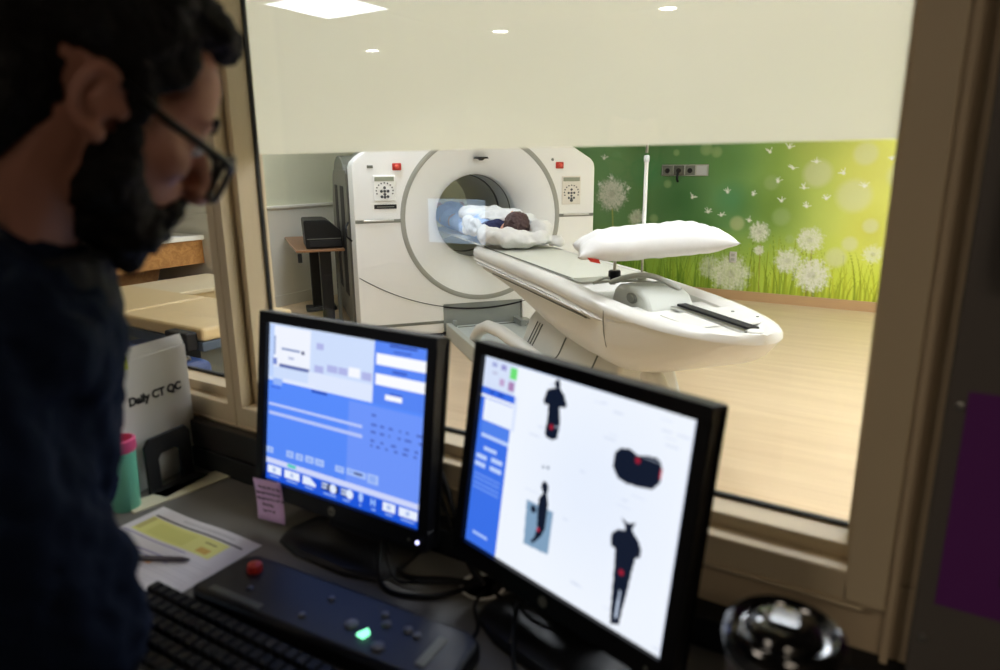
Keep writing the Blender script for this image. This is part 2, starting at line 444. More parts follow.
# beige film shade over the top of the large window
def shade_mat():
    m = bpy.data.materials.new('shade_film'); m.use_nodes = True; nt = m.node_tree
    for n_ in list(nt.nodes): nt.nodes.remove(n_)
    o = nt.nodes.new('ShaderNodeOutputMaterial')
    d = nt.nodes.new('ShaderNodeBsdfDiffuse'); d.inputs[0].default_value = rgb(224,220,196)
    tr = nt.nodes.new('ShaderNodeBsdfTranslucent'); 
    tc = nt.nodes.new('ShaderNodeTexCoord'); n = nt.nodes.new('ShaderNodeTexNoise'); n.inputs['Scale'].default_value = 3
    cr = nt.nodes.new('ShaderNodeValToRGB'); cr.color_ramp.elements[0].color = rgb(196,195,178); cr.color_ramp.elements[1].color = rgb(203,202,186)
    nt.links.new(tc.outputs['Object'], n.inputs['Vector']); nt.links.new(n.outputs['Fac'], cr.inputs[0]); nt.links.new(cr.outputs[0], tr.inputs[0])
    tp = nt.nodes.new('ShaderNodeBsdfTransparent')
    a = nt.nodes.new('ShaderNodeMixShader'); a.inputs[0].default_value = .86
    b = nt.nodes.new('ShaderNodeMixShader'); b.inputs[0].default_value = .05
    nt.links.new(d.outputs[0], a.inputs[1]); nt.links.new(tr.outputs[0], a.inputs[2])
    nt.links.new(a.outputs[0], b.inputs[1]); nt.links.new(tp.outputs[0], b.inputs[2]); nt.links.new(b.outputs[0], o.inputs[0])
    return m
sh = MB(); zb = 1.4475
sh.add([(WM[0]+.01,1.0,zb),(WM[1]-.008,1.0,zb),(WM[1]-.008,1.0,2.30),(WM[0]+.01,1.0,2.30)], [(0,1,2,3)])
so = sh.build('window_shade', shade_mat())
tag(so, 'beige translucent film shade covering the upper half of the large observation window', 'window shade')

# scan room ceiling lights
def light_mat(name, c, s_):
    m = bpy.data.materials.new(name); m.use_nodes = True; nt = m.node_tree
    for n_ in list(nt.nodes): nt.nodes.remove(n_)
    o = nt.nodes.new('ShaderNodeOutputMaterial'); e = nt.nodes.new('ShaderNodeEmission')
    e.inputs[0].default_value = c; e.inputs[1].default_value = s_; nt.links.new(e.outputs[0], o.inputs[0]); return m
LP = light_mat('light_panel', (.95, 1.0, 1.09, 1), 22)
LD = light_mat('downlight', (1.0, .98, .93, 1), 130)
M['lamp_rim'] = mat('lamp_rim', rgb(230,230,225), .5)
def panel(xc, yc, label, group=None, hc=HC, em=None, s_=.30):
    t = empty('ceiling_light', (xc, yc, hc), 0, label, 'ceiling light', group)
    r_ = MB(); q = s_+.02
    for a in ((-q,q,-q,-s_),(-q,q,s_,q),(-q,-s_,-s_,s_),(s_,q,-s_,s_)): r_.box(a[0],a[1],a[2],a[3],-.02,0)
    r_.build('light_frame', M['lamp_rim'], t)
    MB().box(-s_, s_, -s_, s_, -.016, -.004).build('diffuser', em or LP, t)
    return t
def downlight(xc, yc, label, em=None):
    t = empty('ceiling_downlight', (xc, yc, HC), 0, label, 'downlight')
    MB().lathe([(.085,0),(.085,-.008),(.065,-.012),(.062,-.002)], n=28).build('light_ring', M['lamp_rim'], t, smooth=30)
    MB().lathe([(.062,-.006),(.0001,-.006)], n=28).build('diffuser', em or LD, t)
panel(-3.74, 3.72, 'square ceiling light panel seen through the shade at its top left')
gname = 'unseen light panels added to the scan room ceiling for brightness'
for q in [(-1.6,2.5),(-.1,2.4),(1.4,2.4),(.35,3.6),(1.9,3.8),(.6,5.1),(2.1,5.4),(1.2,6.6)]:  # panels added out of view to brighten the gantry front and the room
    panel(q[0], q[1], 'unseen square light panel added to the scan room ceiling to brighten the room', gname)
pz_ = panel(-5.42, 4.14, 'small unseen light panel added behind the window mullion to brighten the left wall', None, HC, None, .17)  # added lamp, kept out of sight by the mullion, brightens the left wall
downlight(-4.80, 5.33, 'round ceiling downlight farthest left in the row of three behind the shade')
downlight(-3.27, 5.22, 'round ceiling downlight in the middle of the row of three behind the shade')
downlight(-1.81, 5.17, 'round ceiling downlight farthest right in the row of three behind the shade')
# ================================================================== SCANNER
GZ = R(50.5); P0 = Vector((-3.427, 4.518, 0))
GU = Vector((math.cos(GZ), math.sin(GZ), 0)); GY = Vector((-math.sin(GZ), math.cos(GZ), 0))
def GP(u, w, z=0): return P0+GU*u-GY*w+Vector((0, 0, z))       # w = distance out of the scanner's face
UC, ZC = .365, 1.0
gt = empty('scanner_gantry', P0, GZ, 'large white ring-shaped CT scanner gantry standing behind its patient table', 'CT scanner')
out = [(-.69,.04),(-.69,1.42),(-.675,1.46),(-.63,1.505),(-.05,1.88),(.78,1.88),(1.10,1.62),(1.345,1.475),(1.375,1.44),(1.385,1.40),(1.385,.04),
       (.713,.04),(.713,.285),(.008,.285),(.008,.04)]
def plate_hole(outline, cx, cz, rad, y, n=96):
    bm = bmesh.new(); ov = [bm.verts.new((p[0], y, p[1])) for p in outline]
    iv = [bm.verts.new((cx+rad*math.cos(2*PI*k/n), y, cz+rad*math.sin(2*PI*k/n))) for k in range(n)]
    es = [bm.edges.new((a[i], a[(i+1) % len(a)])) for a in (ov, iv) for i in range(len(a))]
    r_ = bmesh.ops.triangle_fill(bm, use_beauty=True, use_dissolve=False, edges=es)
    bm.verts.ensure_lookup_table(); bm.verts.index_update()
    vs = [v.co.copy() for v in bm.verts]; fs = [tuple(v.index for v in f.verts) for f in bm.faces]
    bm.free(); return vs, fs
vs, fs = plate_hole(out, UC, ZC, .69, 0.0)
b = MB().add(vs, fs)
n = len(out); er = .03
cx_, cz_ = .35, 1.0
sides = [Vector((p[0], 0, p[1])) for p in out]
b.add(sides+[Vector((p[0], .30, p[1])) for p in out], [(i, (i+1) % n, (i+1) % n+n, i+n) for i in range(n)])
b.build('front_shell', M['white'], gt, smooth=35, bevel=.022, seg=4)
# rear body, darker, standing slightly inside the front shell
ins = [(-.665,.05),(-.665,1.42),(-.05,1.85),(.78,1.85),(1.36,1.42),(1.36,.05)]
vs2, fs2 = plate_hole(ins, UC, ZC, .60, .31); vs3, fs3 = plate_hole(ins, UC, ZC, .36, 1.75)
b = MB().add(vs2, fs2).add(vs3, fs3)
n = len(ins); b.add([Vector((p[0], .31, p[1])) for p in ins]+[Vector((p[0], 1.75, p[1])) for p in ins], [(i, (i+1) % n, (i+1) % n+n, i+n) for i in range(n)])
b.build('rear_body', M['dgrey'], gt)
# grey ring, dished funnel and bore
MX = Matrix.Translation((UC, 0, ZC)) @ Matrix.Rotation(PI/2, 4, 'X')     # lathe z axis -> local -y
def L(prof, name, m, sm=40): return MB().lathe(prof, M=MX, n=96).build(name, m, gt, smooth=sm)
def Lc(prof, name, m, sm=40): return MB().lathe(prof, M=MX, n=96, close=True).build(name, m, gt, smooth=sm)
Lc([(.692,.004),(.692,-.03),(.652,-.03),(.652,.001),(.66,.006),(.684,.008)], 'seam_ring', M['ring'])
Lc([(.654,.000),(.60,-.012),(.52,-.045),(.44,-.09),(.39,-.135),(.362,-.175),(.352,-.20),(.352,-.23),(.40,-.23),(.45,-.20),(.654,-.05)], 'funnel', M['white'], 60)
Lc([(.352,-.23),(.352,-1.74),(.362,-1.74),(.362,-.23)], 'bore_tube', M['bore'])
Lc([(.353,-.62),(.353,-.66),(.347,-.66),(.347,-.62)], 'bore_ring', M['dgrey'])
Lc([(.353,-.30),(.353,-.315),(.349,-.315),(.349,-.30)], 'bore_window', M['gasket'])
# horizontal seam bars, each with a bright metal handle
for a, c in ((-.685,-.315), (1.048,1.38)):
    h = MB().box(a, c, -.006, .01, .985, 1.012).build('seam_bar', M['mgrey'], gt, bevel=.004)
    m_ = (a+c)/2; MB().tube([(m_-.12,-.009,1.003),(m_,-.016,1.003),(m_+.12,-.009,1.003)], .009).build('handle', M['metal'], h, smooth=50)
# curved cover seam
pts = []
for k in range(60):
    a = R(235+k*(305-235)/59); pts.append((UC+1.875*math.cos(a), -.001, 2.11+1.875*math.sin(a)))
pts = [p for p in pts if -.685 < p[0] < 1.38]
MB().tube(pts, .0035, 6).build('cover_seam', M['blackmat'], gt)
# left side cladding with black slots and a rounded head
sc = MB()
prof = [(.34,.06),(.34,1.37),(.42,1.40),(1.45,1.40),(1.55,1.33),(1.70,1.1),(1.70,.06)]
sc.prism(prof, -.705, -.665, 'x'); side = sc.build('side_cladding', M['clad'] if 'clad' in M else M.setdefault('clad', mat('cladding_grey', rgb(104,102,92), .5)), gt, bevel=.01)
dm = [(1.0+.42*math.cos(PI*k/16), 1.38+.14*math.sin(PI*k/16)) for k in range(17)]
MB().prism(dm, -.70, -.55, 'x').build('side_dome', M['dgrey'], gt, bevel=.01)
for a, c in ((.58,.86),(1.12,1.36)):
    MB().box(-.709,-.70,a,c,.30,1.26).build('side_slot', M['blackmat'], side, bevel=.004)
MB().box(-.69,-.66,.30,.36,.05,1.40).build('side_gap', M['blackmat'], gt)
MB().tube([(-.72,.2,.98),(-.75,.1,.95),(-.75,.08,.88),(-.71,.1,.84)], .008).build('side_cable', M['black'], gt, smooth=60)
# foot strip
MB().box(-.66, .0, .02, 1.6, 0, .04).box(.72, 1.36, .02, 1.6, 0, .04).build('plinth', M['blackmat'], gt)
MB().box(-.69, .006, -.006, .02, .125, .150).build('lower_trim', M['mgrey'], gt, bevel=.004)
# grey base recess
MB().box(.010, .711, .02, .05, .04, .284).build('base_recess', M['recess'], gt, bevel=.004)
pts = [(UC+1.875*math.cos(R(a)), .012, 2.105+1.875*math.sin(R(a))) for a in np.linspace(259.3, 280.7, 24)]
MB().tube(pts, .007, 8).build('recess_seam', M['blackmat'], gt)
# control panels, emergency buttons, labels
def knobs(uc, zc, big):
    o = []
    for q in range(11):
        a = R(-20+q*22); o.append((uc+.066*math.cos(a), zc+.062*math.sin(a)+.005, .006))
    for dx, dz in ((0,.03),(-.026,.002),(0,.002),(.026,.002),(0,-.022),(-.024,-.040),(0,-.044),(.024,-.040)):
        o.append((uc+dx, zc+dz, .0115 if big else .010))
    return o
def ctrl(uc, z0, z1, left):
    hw = .088
    p = MB().box(uc-hw, uc+hw, -.010, .004, z0, z1).build('control_panel', M['plate'] if left else M['panel_r'], gt, bevel=.006)
    MB().box(uc-hw+.012, uc+hw-.012, -.0125, -.009, z1-.045, z1-.012).build('display', M['lcd'], p)
    zc = (z0+z1)/2-.025
    kb = MB()
    for a, c, r_ in knobs(uc, zc, left): kb.lathe([(r_,0),(r_,.004),(.0001,.005)], M=Matrix.Translation((a,-.010,c)) @ Matrix.Rotation(PI/2,4,'X'), n=10)
    kb.build('buttons', M['btn'], p)
    if not left:
        MB().lathe([(.014,0),(.014,.006),(.0001,.007)], M=Matrix.Translation((uc,-.010,z0+.035)) @ Matrix.Rotation(PI/2,4,'X'), n=14).build('dial', M['btn'], p)
M['plate'] = mat('control_plate_white', rgb(244,244,240), .3, var=.01)
M['panel_r'] = mat('control_plate_beige', rgb(226,220,208), .4, var=.01)
M['lcd'] = mat('small_display', rgb(150,155,135), .2)
M['btn'] = mat('button_grey', rgb(70,72,76), .5)
ctrl(-.443, 1.155, 1.355, True); ctrl(1.165, 1.09, 1.33, False)
lb = MB().box(-.53,-.352,-.006,.002,1.095,1.128).build('name_plate', M['black'], gt, bevel=.003)
MB().box(-.51,-.372,-.0072,-.0055,1.107,1.114).build('plate_lettering', M['mgrey'], lb)
for uc in (-.338, 1.055):
    e = MB().box(uc-.036, uc+.036, -.012, .002, 1.392, 1.447).build('emergency_stop', M['red'], gt, bevel=.01, seg=3)
    MB().lathe([(.017,0),(.017,.014),(.010,.020),(.0001,.020)], M=Matrix.Translation((uc,-.010,1.42)) @ Matrix.Rotation(PI/2,4,'X'), n=20).build('push_button', M['redl'] if 'redl' in M else M.setdefault('redl', mat('red_button_light', rgb(232,90,70), .3)), e)
MB().box(-.572,-.525,-.006,.002,1.410,1.432).build('indicator', M['dgrey'], gt, bevel=.003)
MB().lathe([(.012,0),(.012,.004),(.0001,.004)], M=Matrix.Translation((.99,0,1.467)) @ Matrix.Rotation(PI/2,4,'X'), n=16).build('sensor', M['mgrey'], gt)
sv = MB().prism([(-.055+UC,1.478),(-.045+UC,1.492),(.045+UC,1.492),(.055+UC,1.478),(.02+UC,1.476),(0+UC,1.462),(-.02+UC,1.476)], -.02, .06, 'y').build('alignment_light', M['gasket'], gt, bevel=.002)

# ---------------------------------------------------------------- patient table
TB = GP(.365, 1.9)
tb = empty('patient_table', TB, GZ, 'long white scanner patient table with rounded foot end in front of the gantry', 'patient table')
def T(u, w, z): return Vector((u-.365, -(w-1.9), z))
def hw(w):
    if w < .80: return .245+.05*math.sqrt(max(0, 1-((.80-w)/.18)**2))
    if w < 2.6: return .295+.015*(w-.8)/1.8
    t = (w-2.6)/.94; return .310*max(0.0, 1-t**2.7)**.5
def zr(w): return .842 if w < 2.2 else .842-.030*min(1, (w-2.2)/1.0)
def sect(w):
    h = hw(w); z_ = zr(w); f = min(1.0, h/.2)
    well = 0.0
    if 2.30 < w < 3.06: well = .052
    dk = .012
    zb_ = .700 if w < 2.65 else min(z_-.034, .700+.12*(w-2.65)/.6)
    prof = [(0, z_-dk-well), (max(0,h-.108), z_-dk-well), (max(0,h-.10), z_-dk*.9-well*.1), (max(0,h-.078), z_), (h-.05*f, z_+.004), (h-.018*f, z_-.004), (h-.002*f, z_-.022), (h, z_-.045),
            (h-.006*f, z_-.066), (h-.016*f, z_-.072), (h-.012*f, z_-.080), (h-.004*f, z_-.088), (h-.012*f, max(z_-.100,zb_+.004)), (h-.035*f, max(z_-.118,zb_+.002)), (max(0,h-.07*f), max(zb_, z_-.14)), (0, max(zb_, z_-.14))]
    if w > 2.74: prof = [(a_, max(c_, zb_) if c_ > -1 else c_) for a_, c_ in prof]
    return prof
ws = [.625,.63,.65,.69,.75,.80,1.0,1.4,1.8,2.1,2.28,2.32,2.5,2.7,2.85,2.98,3.04,3.07,3.15,3.22,3.28,3.34,3.40,3.45,3.485,3.51,3.525,3.534,3.5395]
secs = []
for w in ws:
    pr = sect(w); ring = [T(.365+p[0], w, p[1]) for p in pr]+[T(.365-p[0], w, p[1]) for p in reversed(pr[1:-1])]
    secs.append(ring)
MB().loft(secs).build('table_shell', M['couch'], tb, smooth=38)
# lower housing: deep beige-white hull beneath the foot half
def low_sec(w):
    k_ = min(1, max(0, (w-2.62)/.22)); k_ = k_*k_*(3-2*k_)
    hw_ = .272*(1-k_)+(hw(w)-.004)*k_
    hw_ = max(.015, hw_)
    zb_ = float(np.interp(w, [.85,1.2,1.6,2.1,2.5,2.9,3.1,3.25,3.38,3.47,3.52], [.700,.655,.600,.525,.500,.525,.565,.612,.685,.745,.778]))
    zt = (zr(w)-.125)*(1-k_)+(zr(w)-.028)*k_
    zb_ = min(zb_, zt-.01)
    return [T(.365+s_*a, w, zz) for s_, a, zz in ((1,hw_,zt),(1,hw_-.006,(zt+zb_)/2),(1,hw_*.86,zb_+.02),(1,hw_*.72,zb_),(-1,hw_*.72,zb_),(-1,hw_*.86,zb_+.02),(-1,hw_-.006,(zt+zb_)/2),(-1,hw_,zt))]
MB().loft([low_sec(w) for w in (.86,1.0,1.2,1.4,1.6,1.8,2.0,2.2,2.4,2.55,2.62,2.67,2.72,2.77,2.84,2.9,3.0,3.1,3.2,3.3,3.38,3.44,3.48,3.51,3.525)]).build('lower_housing', M['couch'], tb, smooth=50)
for s_ in (-1, 1):
    MB().tube([T(.365+s_*.294, .82, .742),T(.365+s_*.302, 2.0, .742),T(.365+s_*.310, 2.62, .742)], .006).build('side_ridge', M['couch'], tb, smooth=60)
    MB().tube([T(.365+s_*.283, 1.15, .712),T(.365+s_*.283, 1.9, .712),T(.365+s_*.283, 2.62, .710)], .004, 6).build('shadow_gap', M['dgrey'], tb)
MB().tube([T(.365+a, 2.84, zz) for a, zz in ((-.305,.79),(-.306,.74),(-.300,.68),(-.285,.62))], .0025, 6).build('panel_joint', M['mgrey'], tb)
# sliding pallet with pad reaching into the bore
MB().prism([(-.208,.838),(-.207,.849),(.207,.849),(.208,.838),(.17,.826),(-.17,.826)], -.40, 2.9, 'y').build('pallet', M['pad'], tb, smooth=40)
MB().tube([T(.365-.211, .74, .8465), T(.365-.211, 2.27, .8465)], .0022, 6).tube([T(.365+.211, .74, .8465), T(.365+.211, 2.27, .8465)], .0022, 6).build('pallet_seam', M['dgrey'], tb)
# grey well, track and foot plate
MB().box(-.17,.17, -(3.055-1.9), -(2.31-1.9), .768, .7735).build('well_liner', M['couch_grey'], tb)
tr = MB().box(.0,.045, -(3.44-1.9), -(2.95-1.9), .80, .820).build('track_slot', M['blackmat'], tb)
MB().box(-.03,-.002, -(3.45-1.9), -(2.95-1.9), .80, .812).build('track_rail', M['metal'], tb, bevel=.002)
MB().lathe([(.03,0),(.03,.015),(.02,.018),(.0001,.018)], c=T(.37,3.47,.80), n=20).build('track_end', M['couch'], tb, smooth=40)
MB().prism([(-.16,-1.42),(-.04,-1.42),(-.04,-1.17),(-.16,-1.17)], .802, .808, 'z').prism([(.06,-1.16),(.19,-1.16),(.20,-1.35),(.14,-1.45),(.06,-1.46)], .806, .816, 'z').build('foot_plate', M['couch'], tb, bevel=.003)
MB().lathe([(.007,0),(.007,.003),(.0001,.003)], c=T(.50,3.16,.816), n=12).build('screw', M['mgrey'], tb)
MB().lathe([(.006,0),(.006,.003),(.0001,.003)], c=T(.53,3.28,.816), n=12).build('screw', M['mgrey'], tb)
# head of the console: sloped block with oval button
cs = MB().prism([(-.68,.773),(-.71,.845),(-.75,.870),(-.93,.872),(-1.00,.850),(-1.04,.80),(-1.05,.773)], -.135, .10, 'x')
con = cs.build('console_block', M['couch_grey'], tb, smooth=35, bevel=.018, seg=3)
MB().lathe([(.044,0),(.044,.006),(.034,.009),(.0001,.009)], M=Matrix.Translation((-.135,-.89,.826)) @ Matrix.Rotation(-PI/2,4,'Y') @ Matrix.Diagonal((.55,1,1,1)), n=28).build('oval_button', M['dgrey'], con, smooth=40)
MB().lathe([(.03,0),(.03,.003),(.0001,.003)], M=Matrix.Translation((-.143,-.89,.826)) @ Matrix.Rotation(-PI/2,4,'Y') @ Matrix.Diagonal((.55,1,1,1)), n=24).build('button_face', M['mgrey'], con)
# curved grey hoop over the console
hp = []
for k in range(20):
    t = k/19; a = PI*t
    hp.append((-.13+.20*t, -.66-.30*t-.02*math.sin(a), .862+.055*math.sin(a)))
MB().tube(hp, [.012]+[.013]*18+[.014], 12).build('hoop', M['couch_grey'], tb, smooth=60)
MB().tube([(-.19,-.60,.853),(-.10,-.62,.862),(.02,-.72,.868),(.08,-.86,.868)], .006).tube([(-.19,-.60,.853),(-.10,-.545,.868),(-.05,-.60,.862)], .007).build('hoop_bracket', M['couch_grey'], tb, smooth=60)
# pedestal: long box with slanted sides and dark joints under the hull
def ps_(w, k=1.0):
    return [T(.365+a, w, zz) for a, zz in ((-.27*k,.14),(-.25*k,.24),(-.150,.47),(-.11,.52),(.11,.52),(.150,.47),(.25*k,.24),(.27*k,.14))]
pd = MB().loft([ps_(1.50,.9), ps_(1.56), ps_(2.0), ps_(2.6), ps_(2.72,.9)]).build('pedestal', M['slate'] if 'slate' in M else M.setdefault('slate', mat('cover_grey_white', rgb(205,203,192), .45)), tb, bevel=.02, seg=3, smooth=40)
for w in (1.60, 1.64, 1.68): MB().tube([T(.365-.256,w,.23),T(.365-.20,w+.03,.36),T(.365-.150,w+.05,.475)], .004, 6).build('bellows_fold', M['dgrey'], pd)
for w in (2.05, 2.45):
    MB().tube([T(.365-.255,w-.10,.235),T(.365-.225,w-.02,.30),T(.365-.19,w+.03,.38),T(.365-.152,w+.04,.475)], .005, 6).build('cover_joint', M['dgrey'], pd)
# white curved arm
ap = [(1.42,.07),(1.35,.15),(1.22,.235),(1.02,.305),(.72,.335),(.3,.330),(-.1,.315),(-.5,.27)]
MB().tube([(-.270,p[0]-.10,p[1]) for p in ap], [.035,.042,.045,.045,.045,.045,.045,.045], 16).build('lift_arm', M['couch'], tb, smooth=60)
MB().lathe([(.022,-.02),(.022,.0),(.0001,.0)], M=Matrix.Translation((-.302,1.24,.16)) @ Matrix.Rotation(-PI/2,4,'Y'), n=20).build('arm_pivot', M['dgrey'], tb, smooth=40)
# platform the pedestal stands on
pf = MB().box(-.295,.335, -.75, 1.88, .0, .10).build('platform', M['slate2'] if 'slate2' in M else M.setdefault('slate2', mat('platform_grey', rgb(186,192,190), .35)), tb, bevel=.006)
for a, c in ((-.345,-.297),(.337,.385)):
    MB().box(a, c, -.77, 1.885, .0, .128).build('platform_rail', M['couch_grey'], pf, bevel=.008)
MB().box(-.29,-.262,1.82,1.86,.10,.155).build('bracket', M['recess'], pf, bevel=.004)
MB().box(.25,.30,1.66,1.86,.10,.15).box(.27,.36,1.66,1.72,.12,.145).build('bracket', M['recess'], pf, bevel=.004)
MB().tube([(-.26,1.80,.104),(.26,1.80,.104)], .003, 6).build('platform_seam', M['dgrey'], pf)
ft = MB().tube([(-.10,-1.02,.50),(-.12,-1.20,.40),(-.13,-1.32,.22),(-.13,-1.38,.03)], [.05,.05,.045,.04], 12).build('foot_support', M['couch'], tb, smooth=60)

# ---------------------------------------------------------------- pillow held over the table
def pillow_mesh(Lx, Wy, Tz, nx=48, ny=32, seed=0):
    mb = MB(); top = []; bot = []
    for j in range(ny+1):
        for i in range(nx+1):
            a = -1+2*i/nx; c = -1+2*j/ny
            edge = max(0, (1-abs(a)**3.2))**.55*max(0, (1-abs(c)**3.0))**.5
            px = a*Lx/2*(1-.07*(1-abs(a)**1.0)*0-.10*(c*c)*abs(a)**3*0-.06*(1-abs(c)**2)*0); px = a*Lx/2*(1-.05*(1-c*c)*abs(a))
            py = c*Wy/2*(1-.10*(1-a*a))
            nz = noise.noise(Vector((px*7+seed, py*9, 1.3)))*.014+noise.noise(Vector((px*22+seed, py*12, 4)))*.006*(1+2*abs(a))
            top.append(Vector((px, py, edge*Tz*.58+nz*edge))); bot.append(Vector((px, py, -edge*Tz*.42+nz*edge*.7)))
    N = nx+1; vs = top+bot; o = len(top); fs = []
    for j in range(ny):
        for i in range(nx):
            a = j*N+i; fs.append((a, a+1, a+1+N, a+N)); fs.append((o+a, o+a+N, o+a+1+N, o+a+1))
    mb.add(vs, fs); return mb
pc = GP(.44, 2.47, 1.045)+Vector((.138,-.215,.020))
pl = pillow_mesh(.715, .38, .150).build('pillow', M['linen'], None, smooth=180, loc=pc, rot=(R(2), R(-3.5), yaw+R(-2)))
tag(pl, 'plump white pillow propped above the foot half of the scanner table', 'pillow')
for v in pl.data.vertices:       # the left corner is tucked and creased
    t = max(0, (-v.co.x-.17)/.2); v.co.z -= .018*t*t-.010*t*math.sin(v.co.y*45+v.co.x*20); v.co.y *= 1-.10*t
MB().prism([(-.315,-.020),(-.30,-.040),(-.255,-.052),(-.262,-.034)], -.170, -.155, 'y').build('red_tag', M['red'], pl)
tag(pl.children[0], 'red tag')
# post with black knob and the tall drip pole carrying the pillow
ps = empty('pillow_support_post', GP(.31, 2.46, .842), GZ, 'short steel post with thick black knob under the left end of the pillow', 'support post')
MB().lathe([(.008,-.01),(.008,.160),(.0001,.160)], n=12).build('post', M['metal'], ps, smooth=40)
MB().lathe([(.024,.0),(.024,.016),(.029,.018),(.031,.022),(.031,.056),(.027,.062),(.0001,.062)], n=28).build('knob', M['black'], ps, smooth=40)
MB().prism([(-.02,.02),(.02,.02),(.22,-.10),(.22,-.14),(.0,-.06),(-.02,-.02)], .150, .160, 'z').build('support_bar', M['metal'], ps, bevel=.003)
iv = empty('infusion_pole', GP(.385, 2.60, .872), GZ, 'tall thin white infusion pole rising from the table behind the pillow', 'pole')
MB().lathe([(.006,0),(.006,.40),(.0001,.40)], n=12).build('lower_tube', M['metal'], iv, smooth=40)
MB().lathe([(.009,.20),(.009,.575),(.008,.59),(.0001,.59)], n=12).build('pole_tube', M['couch'], iv, smooth=40)
MB().lathe([(.013,.56),(.013,.585),(.009,.59)], n=16).build('collar', M['couch_grey'], iv, smooth=40)
MB().lathe([(.006,.6),(.006,1.1),(.0001,1.1)], n=10).build('thin_rod', M['metal'], iv, smooth=40)
MB().lathe([(.022,-.004),(.022,.01),(.008,.016)], n=16).build('socket', M['couch_grey'], iv, smooth=40)

# ---------------------------------------------------------------- patient lying on the pallet, head towards the foot of the table
pr_ = MB()
def Q(u, w, z): return tuple(GP(u, w, z)-TB0)
TB0 = GP(.365, .3)
def E3(mb, u, w, z, r_):     # ellipsoid with radii along u, w, z
    mb.ellipsoid((0,0,0), r_, Matrix.Translation(GP(u, w, z)-TB0) @ Matrix.Rotation(GZ, 4, 'Z'))
def cap(mb, a, c, ra, rb): mb.capsule(Q(*a), Q(*c), ra, rb)
E3(pr_, .37,.80,.985,(.072,.100,.085)); E3(pr_, .37,.74,1.03,(.045,.075,.05)); E3(pr_, .37,.735,1.082,(.013,.02,.018)); E3(pr_, .37,.68,1.05,(.03,.02,.02))
for s_ in (-1,1): E3(pr_, .37+s_*.075,.80,.985,(.008,.018,.028))
cap(pr_, (.37,.72,.96),(.37,.56,.94),.055,.06)
E3(pr_, .37,.36,.955,(.20,.24,.095)); E3(pr_, .37,.05,.945,(.155,.26,.09)); E3(pr_, .37,-.22,.94,(.17,.16,.09))
for s_ in (-1,1):
    cap(pr_, (.37+s_*.19,.48,.95),(.37+s_*.225,.22,.93),.05,.042); cap(pr_, (.37+s_*.225,.22,.93),(.37+s_*.13,.02,1.04),.04,.03)
    cap(pr_, (.37+s_*.09,-.28,.935),(.37+s_*.10,-.68,.94),.08,.058); cap(pr_, (.37+s_*.10,-.68,.94),(.37+s_*.10,-1.06,.925),.055,.038)
    cap(pr_, (.37+s_*.10,-1.06,.91),(.37+s_*.11,-1.10,1.05),.035,.03)
    E3(pr_, .37+s_*.09,-.04,1.055,(.04,.035,.016))
    for q in range(4): cap(pr_, (.37+s_*(.075-.010*q+.02),-.06-.01*q*0,1.055),(.37+s_*(.02+.012*q),-.10+.018*q,1.06),.010,.008)
    cap(pr_, (.37+s_*.07,-.01,1.06),(.37+s_*.035,.02,1.065),.010,.008)
M['skin'] = mat('skin', rgb(206,158,130), .6, var=.05, bump=.05)
me = remeshed(pr_, .008, 4, 'patient')
pa = link_mesh('person', me, M['skin']); pa.location = TB0
tag(pa, 'person in pale blue gown lying on the scanner table, dark-haired head out of the bore', 'person')
hr = MB(); E3(hr, .37,.835,1.0,(.092,.098,.100)); E3(hr, .37,.86,.96,(.075,.075,.065))
M['hair2'] = mat('dark_auburn_hair', rgb(74,52,50), .6, var=.35, scale=40, bump=.4, bscale=90)
me = remeshed(hr, .006, 2); noisy(me, .010, 30); link_mesh('hair', me, M['hair2'], pa)
gw = MB(); E3(gw, .37,.36,.965,(.225,.25,.11)); E3(gw, .37,.05,.955,(.19,.30,.115)); E3(gw, .37,-.30,.95,(.20,.26,.11)); E3(gw, .37,-.70,.935,(.18,.30,.10))
for s_ in (-1,1): cap(gw, (.37+s_*.19,.48,.955),(.37+s_*.225,.24,.94),.064,.06)
E3(gw, .37,-1.05,.955,(.17,.16,.13))
me = remeshed(gw, .009, 5); noisy(me, .022, 7, (3,1,0), 1.1, 3); link_mesh('gown', me, M['gown'], pa)
nv = MB(); E3(nv, .34,.55,.945,(.19,.07,.085)); me = remeshed(nv, .008, 3); noisy(me, .01, 12); link_mesh('collar', me, M['navycloth'], pa)

def cloth_lump(name, parts, m, label, cat, amp, sc, off, vox=.008):
    mb = MB()
    for q in parts: E3(mb, *q)
    me = remeshed(mb, vox, 3); noisy(me, amp, sc, off, 1.0, 2); noisy(me, amp*.18, sc*3.2, off, 1.0, 1)
    me.transform(Matrix.Translation((0,0,0)))
    o = link_mesh(name, me, m); o.location = TB0; return tag(o, label, cat)
cloth_lump('head_cushion', [(.37,.96,.910,(.225,.19,.048)),(.17,.82,.935,(.07,.20,.07)),(.55,.84,.950,(.07,.16,.080)),(.34,1.07,.930,(.18,.07,.055)),(.20,.98,.945,(.10,.10,.06)),(.50,.99,.975,(.07,.07,.080)),(.58,1.04,.900,(.07,.07,.030))],
           M['linen'], 'crumpled white cloth pillow wrapped around the patient\'s head on the scanner table', 'pillow', .030, 9, (1,5,2))
cloth_lump('blanket', [(.40,.44,1.035,(.20,.16,.055)),(.50,.62,1.02,(.11,.13,.05)),(.36,.18,1.045,(.20,.18,.055)),(.14,.42,.97,(.045,.22,.075)),(.585,.42,.98,(.045,.22,.075)),(.38,-.1,1.03,(.20,.2,.06))],
           M['blanket'] if 'blanket' in M else M.setdefault('blanket', mat('pale_blanket', rgb(222,226,228), .85, var=.03, bump=.15, bscale=30)),
           'pale rumpled sheet draped over the patient\'s chest at the mouth of the scanner', 'sheet', .036, 8, (7,2,4))

